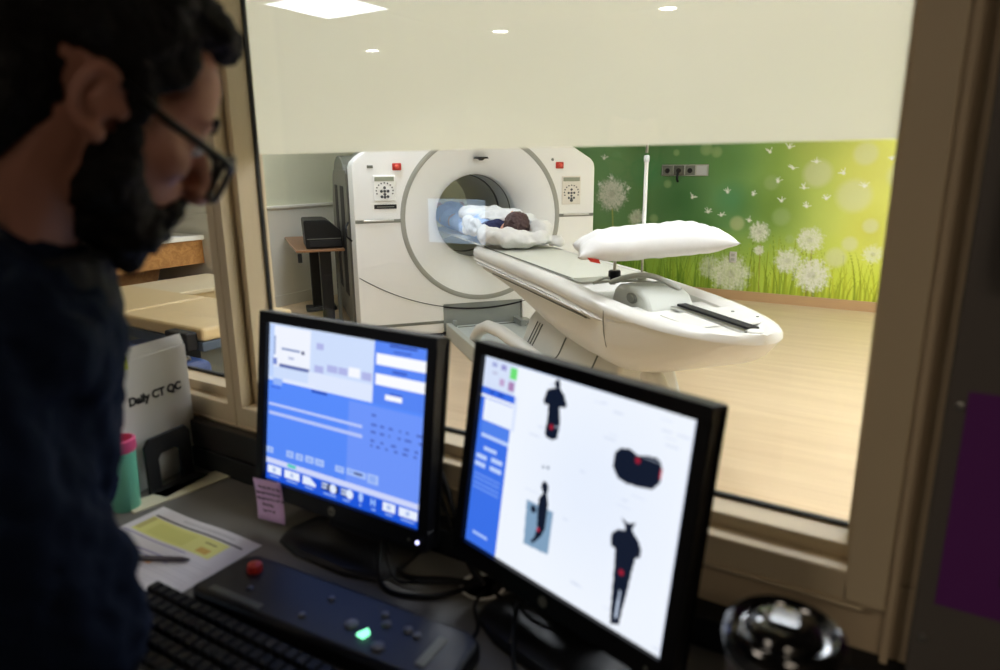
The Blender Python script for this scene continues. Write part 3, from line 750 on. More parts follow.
# ---------------------------------------------------------------- side table with black printer, beside the gantry's left flank
st = empty('side_table', GP(-.93, -1.0), GZ, 'narrow table with dark wooden top on a black column beside the gantry', 'table')
MB().prism([(-.20,-.34),(.215,-.34),(.215,.93),(-.26,.97),(-.27,.93)], .698, .72, 'z').build('wooden_top', M['wood'], st, bevel=.004)
MB().box(.0,.10,-.24,-.14,.04,.698).build('column', M['black'], st, bevel=.004)
MB().box(-.05,.04,.55,.64,.04,.698).build('column', M['black'], st, bevel=.004)
MB().box(.14,.17,-.20,-.17,.04,.698).build('side_pole', M['dgrey'], st, bevel=.004)
MB().box(-.12,.18,-.28,-.10,.0,.04).build('base', M['black'], st, bevel=.01)
MB().box(-.12,.18,.50,.70,.0,.04).build('base', M['black'], st, bevel=.01)
MB().box(-.19,-.155,-.335,-.31,.61,.69).build('clip', M['black'], st, bevel=.004)
dv = empty('black_printer', GP(-.905, -1.0, .72), GZ, 'black wedge-shaped printer standing on the side table next to the gantry', 'printer')
pr = MB().prism([(-.135,.0),(-.145,.235),(-.135,.25),(.04,.25),(.08,.235),(.175,.15),(.185,.0)], -.26, .22, 'y')
pr.build('casing', M['black'], dv, bevel=.012, seg=3)
MB().box(-.10,.17,-.275,-.258,.015,.07).build('tray', M['blackmat'], dv, bevel=.004)
MB().box(-.125,.17,-.264,-.258,.082,.088).build('casing_seam', M['mgrey'], dv)

# ---------------------------------------------------------------- wall fittings
sp = empty('outlet_panel', (-2.335, YF-.006, 1.355), 0, 'grey metal four-socket outlet panel on the green mural wall', 'outlet panel')
MB().box(-.255,.255,-.012,.0,-.06,.06).build('back_plate', M['metal'], sp, bevel=.004)
for k_, (a, c, mm) in enumerate(((-.24,-.13,'mgrey'),(-.115,-.005,'dgrey'),(.01,.115,'mgrey'),(.13,.24,'lightm'))):
    if mm not in M: M[mm] = mat('pale_metal', rgb(200,202,205), .35)
    p_ = MB().box(a, c, -.022,-.010,-.05,.05).build('socket', M[mm], sp, bevel=.004)
    if k_ != 3:
        MB().lathe([(.026,0),(.026,.012),(.012,.014),(.0001,.008)], M=Matrix.Translation(((a+c)/2,-.02,-.004)) @ Matrix.Rotation(PI/2,4,'X'), n=18).build('socket_hole', M['blackmat'], p_)
MB().tube([(-.06,-.05,-.03),(-.06,-.07,-.09),(-.055,-.05,-.12)], .012).build('hanging_plug', M['black'], sp, smooth=60)
so_ = empty('wall_socket', (-1.765, YF-.002, .455), 0, 'small white wall socket low on the green mural', 'wall socket')
MB().box(-.038,.038,-.010,0,-.058,.058).build('cover_plate', M['paper'], so_, bevel=.003)
MB().box(-.018,.018,-.013,-.008,.008,.038).box(-.018,.018,-.013,-.008,-.038,-.008).build('outlet', M['couch_grey'], so_)

# ---------------------------------------------------------------- left bay: counter, pads
ct = empty('counter', (-5.245, 2.3, 0), 0, 'oak-fronted counter with white worktop along the wall in the left bay', 'counter')
MB().box(-.50,.47,-1.2,.975,.885,.92).build('worktop', M['wainscot'], ct, bevel=.004)
MB().box(-.50,.44,-1.2,.975,.70,.885).build('apron', M['oak'], ct, bevel=.003)
MB().prism([(-1.2,0),(.55,0),(.80,.70),(-1.2,.70)], .1, .14, 'x').build('side_panel', M['oak'], ct)
bxx = MB().box(-5.55,-5.2,2.55,2.9,.92,1.35).build('storage_box', mat('tan_box', rgb(206,190,150), .7), bevel=.01)
tag(bxx, 'tan box standing at the back of the oak counter', 'box')
sr = empty('stretcher', (-3.3, 2.1, 0), 0, 'low padded stretcher with two cream pads on a navy base in the left bay', 'stretcher')
for a, c in ((-1.02,-.225),(-.205,.50)):
    MB().box(a, c, -.245, .29, .635, .70).build('cream_pad', M['cream'], sr, bevel=.018, seg=3)
MB().box(-1.02,.50,-.25,.30,.59,.635).build('bed_frame', M['bluegrey'], sr, bevel=.006)
MB().box(-.15,.62,-.66,-.28,.46,.585).build('side_cushion', M['navy'], sr, bevel=.04, seg=4)
MB().box(-1.0,.48,-.22,.26,.10,.42).build('navy_base', M['navy'], sr, bevel=.01)
MB().box(-1.1,.64,-.72,-.25,.39,.43).build('lower_deck', M['bluegrey'], sr, bevel=.006)
MB().box(-.9,-.7,-.2,.2,.42,.59).build('lift_column', M['dgrey'], sr); MB().box(.2,.4,-.2,.2,.42,.59).build('lift_column', M['dgrey'], sr)
for a in (-.9,.40):
    for c in (-.2,.2): MB().lathe([(.05,-.02),(.06,-.01),(.06,.01),(.05,.02)], M=Matrix.Translation((a,c,.062)) @ Matrix.Rotation(PI/2,4,'X'), n=20).build('caster', M['black'], sr, smooth=40)
MB().box(.30,.47,-.31,-.25,.60,.685).box(.33,.39,-.34,-.29,.58,.66).build('latch', M['black'], sr, bevel=.01, seg=3)
MB().tube([(.38,-.34,.60),(.42,-.40,.56),(.50,-.42,.55),(.56,-.36,.60)], .012).build('latch_lever', M['metal'], sr, smooth=60)
lc = empty('low_cabinet', (-4.55, 2.85, 0), 0, 'low pale cabinet top behind the cream pads in the left bay', 'cabinet')
MB().box(-.18,.42,-.30,.38,.60,.63).build('cabinet_top', mat('beige_top', rgb(214,200,166), .5), lc, bevel=.006)
MB().box(-.15,.39,-.26,.34,.08,.60).build('cabinet_body', M['cream'], lc)
MB().box(-.14,.37,-.24,.32,.0,.08).build('kick_plate', M['dgrey'], lc)
# ================================================================== CONTROL ROOM
DZ = .745
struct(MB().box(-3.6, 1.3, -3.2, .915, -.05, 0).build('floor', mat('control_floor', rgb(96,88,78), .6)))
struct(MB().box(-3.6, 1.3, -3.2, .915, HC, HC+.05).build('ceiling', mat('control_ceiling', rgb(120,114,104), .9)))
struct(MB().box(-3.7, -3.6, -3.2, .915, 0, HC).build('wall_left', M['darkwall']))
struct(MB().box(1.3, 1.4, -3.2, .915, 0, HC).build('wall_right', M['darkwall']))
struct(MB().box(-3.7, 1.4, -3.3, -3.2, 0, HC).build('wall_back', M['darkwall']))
DP = light_mat('dim_panel', (1.0,.84,.66,1), 8.5)
panel(.75, -1.3, 'unseen square light panel added to the control room ceiling, behind the right end of the desk', None, HC, DP, .30)  # unseen lamp added behind the camera to light the window frame
panel(-1.5, -1.2, 'unseen square light panel added to the control room ceiling, behind the man', None, HC, light_mat('dim_panel_left', (1.0,.86,.72,1), 15), .30)  # second added lamp, out of view, brightens the frame on the left

# desk: grey laminate top with dark panels
dk = empty('desk', (-1.3, .45, 0), 0, 'long grey laminate desk running below the observation window', 'desk')
M['lam'] = mat('grey_laminate', rgb(106,104,99), .45, spec=.35, var=.05, scale=220)
M['lamdark'] = mat('dark_laminate', rgb(40,36,34), .5, var=.05)
MB().box(-1.9, 1.55, -.38, .418, DZ-.03, DZ).build('desktop', M['lam'], dk, bevel=.003)
MB().box(-1.9, 1.55, .418, .463, DZ-.03, .792).build('back_strip', M['blackmat'], dk, bevel=.002)
for a in (-1.88, 0, 1.50): MB().box(a, a+.03, -.34, .40, 0, DZ-.03).build('leg_panel', M['lamdark'], dk)
MB().box(-1.85, 1.50, .36, .38, .2, DZ-.03).build('modesty_panel', M['lamdark'], dk)
gr = MB().lathe([(.036,0),(.0385,.003),(.034,.004),(.0315,.0005)], close=True, n=36, c=(.742,.372,DZ)).build('cable_grommet', mat('white_grommet', rgb(225,225,220), .4), dk, smooth=40)
tag(gr, 'white grommet ring')
MB().lathe([(.031,.0004),(.0001,.0004)], c=(.742,.372,DZ+.0004), n=30).build('grommet_hole', M['blackmat'], gr)
bp = MB().box(-2.4, -.98, .868, .892, .795, .855).build('dark_board', M['lamdark'], None, bevel=.002)  # plain dark board set low along the wall, left half only
tag(bp, 'dark board between desk and window frame, left half', 'dark_board')
bp.location = (0, .004, 0)

# monitors ------------------------------------------------------------------
scr = attr_mat('screen_image', .25, 1.0, .3)
SW, SH = .376, .301
def monitor(base, rz, tilt_, zb, yoff, paint, label, led, logo):
    t = empty('computer_monitor', base, rz, label, 'monitor', None)
    Tm = Matrix.Translation((0, yoff, zb-DZ)) @ Matrix.Rotation(-tilt_, 4, 'X')   # screen bottom centre
    W = SW/2+.019; zt = SH+.019; zl = -.030
    bz = MB()
    for a in ((-W,W,-.010,.022,zl,0),(-W,W,-.010,.022,SH,zt),(-W,-SW/2,-.010,.022,0,SH),(SW/2,W,-.010,.022,0,SH)): bz.box(*a, M=Tm)
    bz.build('bezel', M['black'], t, bevel=.002)
    MB().prism([(-W+.004,zl+.004),(-W+.004,zt-.004),(W-.004,zt-.004),(W-.004,zl+.004)], .0221, .032, 'y', M=Tm).loft(
        [[Tm @ Vector((a, .032, c)) for a, c in ((-W+.02,.0),(-W+.02,zt-.03),(W-.02,zt-.03),(W-.02,.0))],
         [Tm @ Vector((a, .062, c)) for a, c in ((-W+.07,.04),(-W+.07,zt-.08),(W-.07,zt-.08),(W-.07,.04))]]).build('back_shell', M['black'], t)
    pp = paint
    def place(X, Zz):
        P = np.stack([X, np.full_like(X, 0.0), Zz], -1).reshape(-1, 3)
        m3 = np.array(Tm.to_3x3()); off = np.array(Tm.translation)
        return (P @ m3.T+off).reshape(X.shape+(3,))
    pp.obj('screen', scr, place, t)
    # small square logo badge and power light
    MB().lathe([(.008,0),(.008,.0012),(.0065,.0016),(.0001,.0016)], M=Tm @ Matrix.Translation((-.002,-.010,-.015)) @ Matrix.Rotation(PI/2,4,'X'), n=20).build('logo_badge', M['mgrey'], t)
    if logo:
        text_obj('logo_lettering', 'hp', .010, M['black'], t, Tm @ Matrix.Translation((-.002,-.0118,-.015)) @ Matrix.Rotation(PI/2,4,'X'))
    MB().lathe([(.0028,0),(.0028,.0015),(.0001,.0018)], M=Tm @ Matrix.Translation((W-.016,-.010,-.016)) @ Matrix.Rotation(PI/2,4,'X'), n=12).build('power_light', light_mat('led_blue', (.55,.55,1,1), 4) if led else M['mgrey'], t)
    MB().lathe([(.0026,0),(.0026,.001),(.0001,.001)], M=Tm @ Matrix.Translation((W-.034,-.010,-.016)) @ Matrix.Rotation(PI/2,4,'X'), n=12).build('button', M['mgrey'], t)
    # neck and foot
    nk = MB().loft([[Vector((a, c, z_)) for a, c in ((-w_,y_-.018),(w_,y_-.018),(w_,y_+.018),(-w_,y_+.018))] for w_, y_, z_ in ((.075,yoff+.055,.012),(.060,yoff+.058,.05),(.050,yoff+.07,.10),(.05,yoff+.075,.16),(.045,yoff+.078,.22))])
    nk.build('neck', M['black'], t, bevel=.006, smooth=40)
    fp = [(-.135,-.055),(-.12,-.082),(-.06,-.098),(.06,-.098),(.12,-.082),(.135,-.055),(.12,.095),(.09,.115),(-.09,.115),(-.12,.095)]
    MB().loft([[Vector((a*s_, c*s_+yoff+.045, z_)) for a, c in fp] for s_, z_ in ((1.0,0),(1.0,.006),(.93,.013),(.6,.020))]).build('foot', M['foot'], t, bevel=.003, smooth=30)
    return t, Tm
M['foot'] = mat('foot_plastic', rgb(26,26,28), .42, spec=.4)

def px(u_): return (u_-.5)*SW
def pz(v_): return (1-v_)*SH
def paint1():
    p = Paint(300, 240, -SW/2, SW/2, 0, SH, Paint.C((86,138,250)))
    p.c = p.c*(1+.10*((p.z/SH)-.5)[..., None])
    def r_(u0, u1, v0, v1, c, a=1): p.rect(px(u0), px(u1), pz(v1), pz(v0), c, a)
    r_(.55,1,.38,.86,(130,160,250),.45)
    r_(0,.69,0,.36,(206,222,252)); r_(.03,.29,.02,.27,(240,244,255)); r_(0,.035,.02,.34,(190,212,252))
    r_(.075,.285,.25,.268,(92,108,170)); r_(.09,.22,.15,.162,(120,140,190)); r_(.23,.25,.15,.17,(50,60,110)); r_(.14,.18,.20,.21,(170,180,215)); r_(.035,.045,.08,.20,(130,150,200)); r_(.03,.06,.22,.26,(120,140,210))
    for a in ((.33,.375,.083,.118),(.319,.381,.217,.258),(.402,.469,.20,.242),(.478,.532,.199,.241),(.619,.682,.199,.244)): r_(*a, (176,182,232))
    r_(.539,.611,.187,.242,(246,248,255)); r_(.28,.69,.262,.36,(222,232,254)); r_(.11,.33,.338,.362,(226,234,255)); r_(.035,.10,.345,.385,(150,182,250))
    r_(.306,.411,.368,.382,(40,80,190)); r_(.02,.09,.40,.41,(60,100,220))
    r_(.69,1,0,.36,(84,132,244)); r_(.776,.93,.018,.032,(40,70,170)); r_(.80,.90,.052,.062,(50,80,190)); r_(.80,.88,.160,.172,(50,80,190)); r_(.79,.86,.288,.297,(50,80,190))
    r_(.704,.99,.078,.14,(250,251,255)); r_(.703,.989,.19,.253,(250,251,255)); r_(.763,.862,.30,.33,(250,251,255))
    r_(.009,.636,.505,.522,(186,202,252)); r_(.013,.641,.56,.578,(182,198,250))
    rn = random.Random(5)
    for v in (.425,.478,.52,.57,.60):
        u = .69
        while u < .98:
            d = rn.uniform(.012,.035)
            if v != .425 or u < .72: r_(u, u+d, v, v+.013, (62,80,170), .8)
            u += d+rn.uniform(.02,.045)
    for a in ((0,.05,.79,.828),(.145,.197,.78,.822),(.214,.264,.78,.822),(.28,.336,.778,.82),(.346,.407,.777,.816),(.479,.538,.78,.817),(.553,.675,.775,.812),(.683,.746,.771,.826)):
        r_(*a, (170,196,250)); r_(a[0]+.012,a[1]-.012,a[2]+.01,a[3]-.01,(140,172,244))
    r_(.60,.65,.79,.802,(20,40,110))
    r_(0,1,.90,1,(24,84,216)); r_(0,1,.858,.892,(206,214,250)); r_(.155,.215,.864,.884,(70,200,190))
    ic = [(.012,.112),(.137,.243),(.267,.356),(.395,.507),(.522,.594),(.626,.67),(.70,.757),(.781,.855),(.873,.979)]
    for i, (a, c) in enumerate(ic):
        if i in (0,1,7,8): r_(a,c,.905,.955,(232,240,255)); r_((a+c)/2-.012,(a+c)/2+.01,.918,.945,(170,190,235)); 
        elif i == 2: p.poly([(px(a),pz(.905)),(px(a+.05),pz(.908)),(px(c),pz(.94)),(px(c),pz(.958)),(px(a),pz(.955))], (226,236,255))
        elif i in (3,4):
            r_(a,c,.905,.952,(24,40,90)); p.disc(px((a+c)/2+.02),pz(.93),.009,(225,235,255)); r_(a,a+.04,.912,.922,(200,215,250)); r_(a,a+.035,.932,.942,(200,215,250))
        elif i == 5: p.disc(px((a+c)/2),pz(.925),.006,(170,200,255),1,.3,.6); r_((a+c)/2-.004,(a+c)/2+.004,.93,.952,(170,200,255))
        else:
            r_(a+.008,a+.016,.912,.95,(150,190,255)); r_(a+.028,a+.036,.912,.95,(150,190,255)); r_(a+.008,a+.036,.928,.935,(150,190,255))
        r_(a+.015,c-.015,.968,.978,(150,185,250))
    return p
def paint2():
    p = Paint(330, 264, -SW/2, SW/2, 0, SH, Paint.C((240,246,255)))
    def r_(u0, u1, v0, v1, c, a=1): p.rect(px(u0), px(u1), pz(v1), pz(v0), c, a)
    def pl_(pts, c, a=1): p.poly([(px(u_), pz(v_)) for u_, v_ in pts], c, a)
    p.disc(px(.62), pz(.45), .16, (226,236,254), .6, .8)
    r_(0,1,0,.012,(160,190,250)); r_(.985,1,0,1,(170,198,250)); r_(0,.19,.22,1,(58,112,232)); r_(.02,.19,.34,.40,(80,130,236))
    r_(0,.19,0,.19,(214,226,250))
    for a in ((.045,.075,.03,.05,(160,170,220)),(.10,.13,.03,.055,(150,150,210)),(.155,.192,.03,.085,(110,225,120)),(.05,.08,.075,.09,(190,195,225)),(.10,.125,.10,.135,(190,160,205)),(.15,.185,.10,.145,(170,130,180))): r_(*a)
    r_(0,.196,.165,.205,(50,105,228)); r_(.05,.07,.178,.19,(20,60,170)); r_(.10,.13,.178,.19,(20,60,170))
    r_(.022,.195,.222,.335,(236,243,255)); r_(.196,.21,.165,.34,(200,215,250),.6)
    for a in ((.025,.189,.405,.425),(.05,.13,.468,.488),(.012,.073,.518,.54),(.101,.17,.512,.533),(.009,.071,.562,.585),(.099,.168,.556,.579)): r_(*a, (190,212,255))
    for v in (.62,.645,.67,.695): r_(.01,.17,v,v+.008,(120,160,245))
    r_(.042,.133,.93,.945,(170,198,255))
    D_ = (14,24,44)
    pl_([(.401,.02),(.392,.038),(.400,.061),(.361,.078),(.348,.136),(.358,.156),(.373,.144),(.380,.204),(.374,.285),(.385,.30),(.412,.305),(.439,.29),(.443,.214),(.430,.141),(.457,.14),(.465,.123),(.447,.083),(.422,.055),(.419,.03),(.411,.018)], D_)
    pl_([(.326,.634),(.467,.633),(.465,.842),(.337,.852)], (128,160,190))
    pl_([(.396,.514),(.391,.54),(.405,.566),(.389,.597),(.388,.662),(.396,.74),(.388,.793),(.371,.822),(.382,.830),(.42,.777),(.437,.728),(.435,.672),(.436,.608),(.425,.565),(.427,.524),(.412,.507)], D_)
    p.disc(px(.366),pz(.664),.006,D_); r_(.383,.393,.438,.452,(60,80,110)); r_(.410,.418,.430,.448,(60,80,110))
    pl_([(.724,.225),(.704,.253),(.703,.314),(.73,.355),(.765,.362),(.802,.360),(.868,.345),(.893,.311),(.897,.253),(.885,.222),(.869,.211),(.833,.217),(.797,.230),(.763,.214)], D_)
    pl_([(.768,.512),(.797,.525),(.828,.505),(.815,.541),(.823,.554),(.847,.576),(.863,.610),(.863,.641),(.845,.654),(.839,.71),(.831,.82),(.823,.895),(.818,.966),(.783,.984),(.778,.923),(.771,.819),(.767,.733),(.76,.656),(.739,.649),(.738,.597),(.758,.569),(.789,.559),(.786,.538)], D_)
    pl_([(.800,.82),(.806,.82),(.806,.94),(.798,.95)], (200,214,236))
    for u_, v_ in ((.403,.246),(.799,.25),(.798,.742)): p.disc(px(u_),pz(v_),.0046,(190,28,56),.9,.5); p.disc(px(u_),pz(v_),.002,(60,10,30),.7,.5)
    p.disc(px(.403),pz(.749),.0035,(200,40,70),1,.5); r_(.890,.896,.25,.29,(200,40,70)); r_(.826,.830,.58,.60,(20,30,50))
    rn = random.Random(9)
    for i in range(26):
        u_ = rn.uniform(.22,.96); v_ = rn.uniform(.04,.97); r_(u_, u_+rn.uniform(.02,.07), v_, v_+.006, (196,206,228), .5)
    return p
m1, T1 = monitor((-.8345, .775, DZ), 0, R(8.2), .845, 0.0, paint1(), 'left black flat monitor with a blue control screen on the desk, purple note stuck below', True, True)
m2, T2 = monitor((-.3935, .7475, DZ), R(-15.9), R(9.5), .841, 0.0, paint2(), 'right black flat monitor with white screen showing dark body silhouettes, turned towards the tumbler', False, False)

# rear desk and the monitor whose reflection shows in the window
rd = empty('rear_desk', (-2.4, -1.45, 0), 0, 'rear desk along the back of the control room, behind the man', 'desk')
MB().box(-.9,.9,-.35,.35,DZ-.03,DZ).build('desktop', M['lam'], rd, bevel=.003)
for a in (-.88,.85): MB().box(a,a+.03,-.33,.33,0,DZ-.03).build('leg_panel', M['lamdark'], rd)
rm = empty('wide_monitor', (-2.33, -1.25, DZ), 0, 'bright wide monitor on the rear desk, seen as a pale blue reflection in the window', 'monitor')
MB().box(-.215,.215,-.03,.0,.225,.505).build('bezel', M['black'], rm, bevel=.003)
MB().box(-.20,.20,-.001,.0035,.240,.492).build('screen', light_mat('pale_blue_screen', (.55,.74,1,1), 4.2), rm)
MB().box(-.02,.02,-.05,-.03,.01,.30).build('neck', M['black'], rm, bevel=.003)
MB().box(-.11,.11,-.12,.06,0,.012).build('foot', M['black'], rm, bevel=.004)

# sticky note with handwriting, hanging from the left monitor
Tn = Matrix.Translation((-.834-.168, .7635, .839)) @ Matrix.Rotation(R(-6), 4, 'Y') @ Matrix.Rotation(R(4), 4, 'X')
nt_ = MB(); g = []
for j in range(7):
    for i in range(5):
        t = j/6; g.append(Tn @ Vector((-.039+.0195*i+.0*t, -.002-.010*t*t, .012-.082*t)))
nt_.add(g, [(j*5+i, j*5+i+1, (j+1)*5+i+1, (j+1)*5+i) for j in range(6) for i in range(4)])
note = nt_.build('sticky_note', mat('purple_note_paper', rgb(222,186,230), .8, var=.02), smooth=60)
sd = note.modifiers.new('thick', 'SOLIDIFY'); sd.thickness = .0004
tag(note, 'purple sticky note with handwriting hanging below the left monitor', 'note')
wr = MB(); rn = random.Random(2)
for row, (x0_, x1_) in enumerate(((-.028,.028),(-.034,.026),(-.034,.034),(-.020,.010),(-.020,.012))):
    zz = -.004-.0115*row; xx = x0_
    while xx < x1_:
        L_ = rn.uniform(.006,.013); q = []
        for k in range(9):
            t = k/8; q.append(Tn @ Vector((xx+L_*t, -.0036-.010*((.012-zz)/.082)**2, zz+.0026*math.sin(t*rn.uniform(9,16)))))
        wr.tube(q, .0006, 5); xx += L_+.0035
wr.build('handwriting', mat('pen_ink', rgb(60,40,80), .7), note)

# cables ------------------------------------------------------------------
def cable(pts, r_, label, group=None):
    cu = [Vector(p) for p in pts]; q = []
    for i in range(len(cu)-1):
        p0 = cu[max(0,i-1)]; p1 = cu[i]; p2 = cu[i+1]; p3 = cu[min(len(cu)-1,i+2)]
        for k in range(8):
            t = k/8; q.append(.5*((2*p1)+(p2-p0)*t+(2*p0-5*p1+4*p2-p3)*t*t+(3*p1-p0-3*p2+p3)*t**3))
    q.append(cu[-1])
    return tag(MB().tube(q, r_, 8).build('cable', M['black'], None, smooth=60), label, 'cable', group)
c_ = DZ+.005
GX, GYY = -.558, .822
cable([(-.80,.84,c_+.06),(-.74,.80,c_+.01),(-.68,.775,c_),(-.61,.80,c_+.004),(GX-.01,GYY,c_-.004)], .0045, 'thick black cable from the left monitor foot curving to the desk grommet, uppermost loop')
cable([(-.78,.83,c_+.03),(-.70,.735,c_),(-.62,.745,c_),(-.58,.79,c_),(GX-.012,GYY-.008,c_-.004)], .0045, 'black cable looping widest in front between the left monitor foot and grommet')
cable([(-.74,.79,c_+.02),(-.69,.758,c_),(-.64,.770,c_+.006),(-.59,.80,c_+.004),(GX-.005,GYY+.002,c_-.004)], .003, 'thin black cable between the two thick loops beside the left monitor foot')
cable([(-.70,.862,.96),(-.665,.862,.90),(-.63,.852,.83),(-.59,.835,.775),(GX,GYY+.005,c_-.004)], .005, 'black cable dropping steeply between the monitors into the grommet')
cable([(-.71,.868,.93),(-.675,.866,.86),(-.625,.85,.79),(GX-.006,GYY,c_-.004)], .004, 'thinner black cable dropping beside the steep one between the monitors')
cable([(GX+.01,GYY-.01,c_-.003),(GX+.02,.77,c_),(-.50,.72,c_),(-.50,.66,c_),(-.46,.60,c_)], .0028, 'thin black cable running from the grommet towards the front of the desk')
cable([(GX+.02,GYY,c_-.003),(-.50,.80,c_+.004),(-.44,.78,c_+.03),(-.40,.80,c_+.05)], .0035, 'black cable from the grommet up to the right monitor')
cable([(GX+.015,GYY+.008,c_-.003),(-.50,.83,c_),(-.45,.745,c_+.03),(-.42,.69,c_+.02),(-.38,.64,c_)], .0035, 'black cable crossing the foot of the right monitor')

# scanner control box with red stop button, and keyboard -------------------
kb0 = Vector((-.70, .605, DZ)); ka = R(3.5)
bx_ = empty('control_box', (-.69, .615, DZ), ka, 'long black scanner control box with red stop button and green lit key beside the keyboard', 'control box')
MB().prism([(-.245,-.055),(-.235,.045),(-.215,.06),(.205,.06),(.232,.045),(.238,-.035),(.215,-.058),(-.225,-.064)], 0, .034, 'z').build('casing', M['boxb'] if 'boxb' in M else M.setdefault('boxb', mat('navy_black_plastic', rgb(13,14,19), .42)), bx_, bevel=.010, seg=4)
MB().lathe([(.0125,.034),(.0125,.042),(.011,.046),(.0001,.048)], c=(-.183,.020,0), n=24).build('stop_button', M['red'], bx_, smooth=40)
LG = light_mat('green_key_light', (.25,1,.55,1), 2.2)
for i, (a, c, r_) in enumerate(((.048,-.012,.010),(.093,.012,.007),(.128,.016,.007),(.078,.028,.006),(.112,-.032,.010),(.146,.012,.006),(-.018,.020,.005),(-.030,-.030,.005),(-.15,-.02,.005))):
    MB().lathe([(r_,.033),(r_,.037),(r_*.7,.0385),(.0001,.0385)], c=(a,c,0), n=16).build('key_button', M['keyg'] if 'keyg' in M else M.setdefault('keyg', mat('grey_key', rgb(110,112,118), .4)), bx_, smooth=40)
MB().prism([(.070,-.028),(.084,-.030),(.087,-.017),(.078,-.010)], .034, .0395, 'z').build('green_key', LG, bx_, bevel=.002)
MB().box(.175,.190,-.035,.025,.0335,.036).build('label_strip', M['mgrey'], bx_, bevel=.001)
MB().box(-.21,-.10,-.050,-.038,.0335,.0345).build('front_strip', M['dgrey'], bx_)
kb = empty('keyboard', (-.78, .455, DZ), R(1), 'black computer keyboard lying in front of the scanner control box', 'keyboard')
MB().prism([(-.22,-.085),(-.22,.085),(.21,.085),(.22,.07),(.22,-.085)], 0, .018, 'z').build('keyboard_base', M['black'], kb, bevel=.004)
kc = 0
for row in range(6):
    n_ = 20 if row else 20
    for i in range(20):
        if kc >= 96: break
        a = -.208+.0208*i; c = .070-.026*row
        if row == 5 and 4 < i < 10: continue
        MB().loft([[Vector((a+sx*.009*s_, c+sy*.0105*s_, z_)) for sx, sy in ((-1,-1),(1,-1),(1,1),(-1,1))] for s_, z_ in ((1,.017),(.98,.022),(.80,.026))]).build('key', M['black'], kb); kc += 1
MB().loft([[Vector((a0*s_-.0, c0-.060, z_)) for a0, c0 in ((-.2,-.012),(.2,-.012),(.2,.012),(-.2,.012))] for s_, z_ in ((1,.017),(.99,.022),(.96,.026))]).build('key_row', M['black'], kb)

# printed form and pen ------------------------------------------------------
fo = Paint(200, 150, -.145, .145, -.105, .105, Paint.C((214,212,214)))
fo.rect(-.125,.125,.075,.079,(60,56,60)); fo.rect(-.125,.10,.022,.072,(222,222,140)); fo.rect(-.09,.02,.028,.064,(214,214,128)); fo.rect(-.125,-.11,.03,.07,(196,190,120))
for z_ in (.014,-.012,-.022): fo.rect(-.135,.05,z_,z_+.003,(150,146,180))
fo.rect(-.08,.02,-.036,-.028,(222,170,120)); fo.rect(.055,.085,.030,.044,(206,170,90)); fo.rect(-.10,-.02,-.080,-.045,(204,218,120)); fo.rect(.05,.08,.056,.059,(120,110,60))
for i in range(13): fo.rect(.03 if i % 2 else .01,.13,.012-.0075*i,.0132-.0075*i,(178,176,182),.7)
for z_ in (.092,.087): fo.rect(-.06,.09,z_,z_+.0015,(150,148,150))
fp_ = Vector((-1.105, .617, DZ)); 
def pf_(X, Zz):
    a = R(2); lift = .0015+.008*np.clip((-Zz-.07)/.035, 0, 1)**2+.0015*(1+np.sin(X*30))
    return np.stack([X*math.cos(a)-Zz*math.sin(a), X*math.sin(a)+Zz*math.cos(a), lift], -1)
fm = fo.obj('paper_form', attr_mat('form_print', .7, 0, .2), pf_); fm.location = (-1.115, .605, DZ)
sd = fm.modifiers.new('thick', 'SOLIDIFY'); sd.thickness = .0006
tag(fm, 'white printed form with yellow highlighted tables lying left of the keyboard', 'paper form')
pn_ = MB().tube([(-.07,0,0),(.055,0,0),(.068,0,0)], [.0048,.0048,.0015], 14); 
pe = pn_.build('barrel', M['pen'] if 'pen' in M else M.setdefault('pen', mat('pen_barrel', rgb(70,66,76), .3)), None, smooth=50)
pe.name = 'pen'; pe.location = (-1.095, .578, DZ+.0085); pe.rotation_euler = (0, 0, R(28))
tag(pe, 'dark pen lying across the printed form', 'pen')
MB().box(-.055,-.015,-.001,.001,.0045,.0068).build('pen_clip', M['metal'], pe)
# paper strip / ruler
rl = MB().box(-.118,.118,-.026,.026,0,.004).build('paper_strip', mat('cream_card', rgb(206,200,172), .7), bevel=.001, loc=(-1.305,.780,DZ), rot=(0,0,R(84)))
tag(rl, 'narrow cream card strip lying on the desk in front of the white binder', 'card strip')
# binder with lettering -----------------------------------------------------
bh = R(100)    # horizontal direction of its face
bd = empty('ring_binder', (-1.386, .780, DZ), R(100), 'white binder marked Daily CT QC standing on edge, papers sticking out of its top', 'binder')
MB().box(-.125,.105,.0,.004,.0,.290).build('front_cover', M['paper'], bd, bevel=.001)
MB().box(-.125,.105,.036,.040,.0,.290).build('back_cover', M['paper'], bd, bevel=.001)
MB().box(-.129,-.125,.0,.040,.0,.290).build('spine', M['paper'], bd, bevel=.001)
for k in range(5): MB().box(-.110+.004*k,.108+.003*k,.008+.005*k,.0095+.005*k,.004,.296+.003*k).build('page', M['paper'], bd)
MB().box(-.092,-.045,-.0012,-.0004,.272,.300).build('index_tab', mat('lime_tab', rgb(196,206,60), .6), bd)
text_obj('title_lettering', 'Daily CT QC', .0250, M['blackmat'], bd, Matrix.Translation((.012,-.0006,.200)) @ Matrix.Rotation(PI/2,4,'X'), .0011)
text_obj('small_lettering', 'p. 1', .006, M['mgrey'], bd, Matrix.Translation((.09,-.0006,.02)) @ Matrix.Rotation(PI/2,4,'X')) if False else None
bd2 = bd
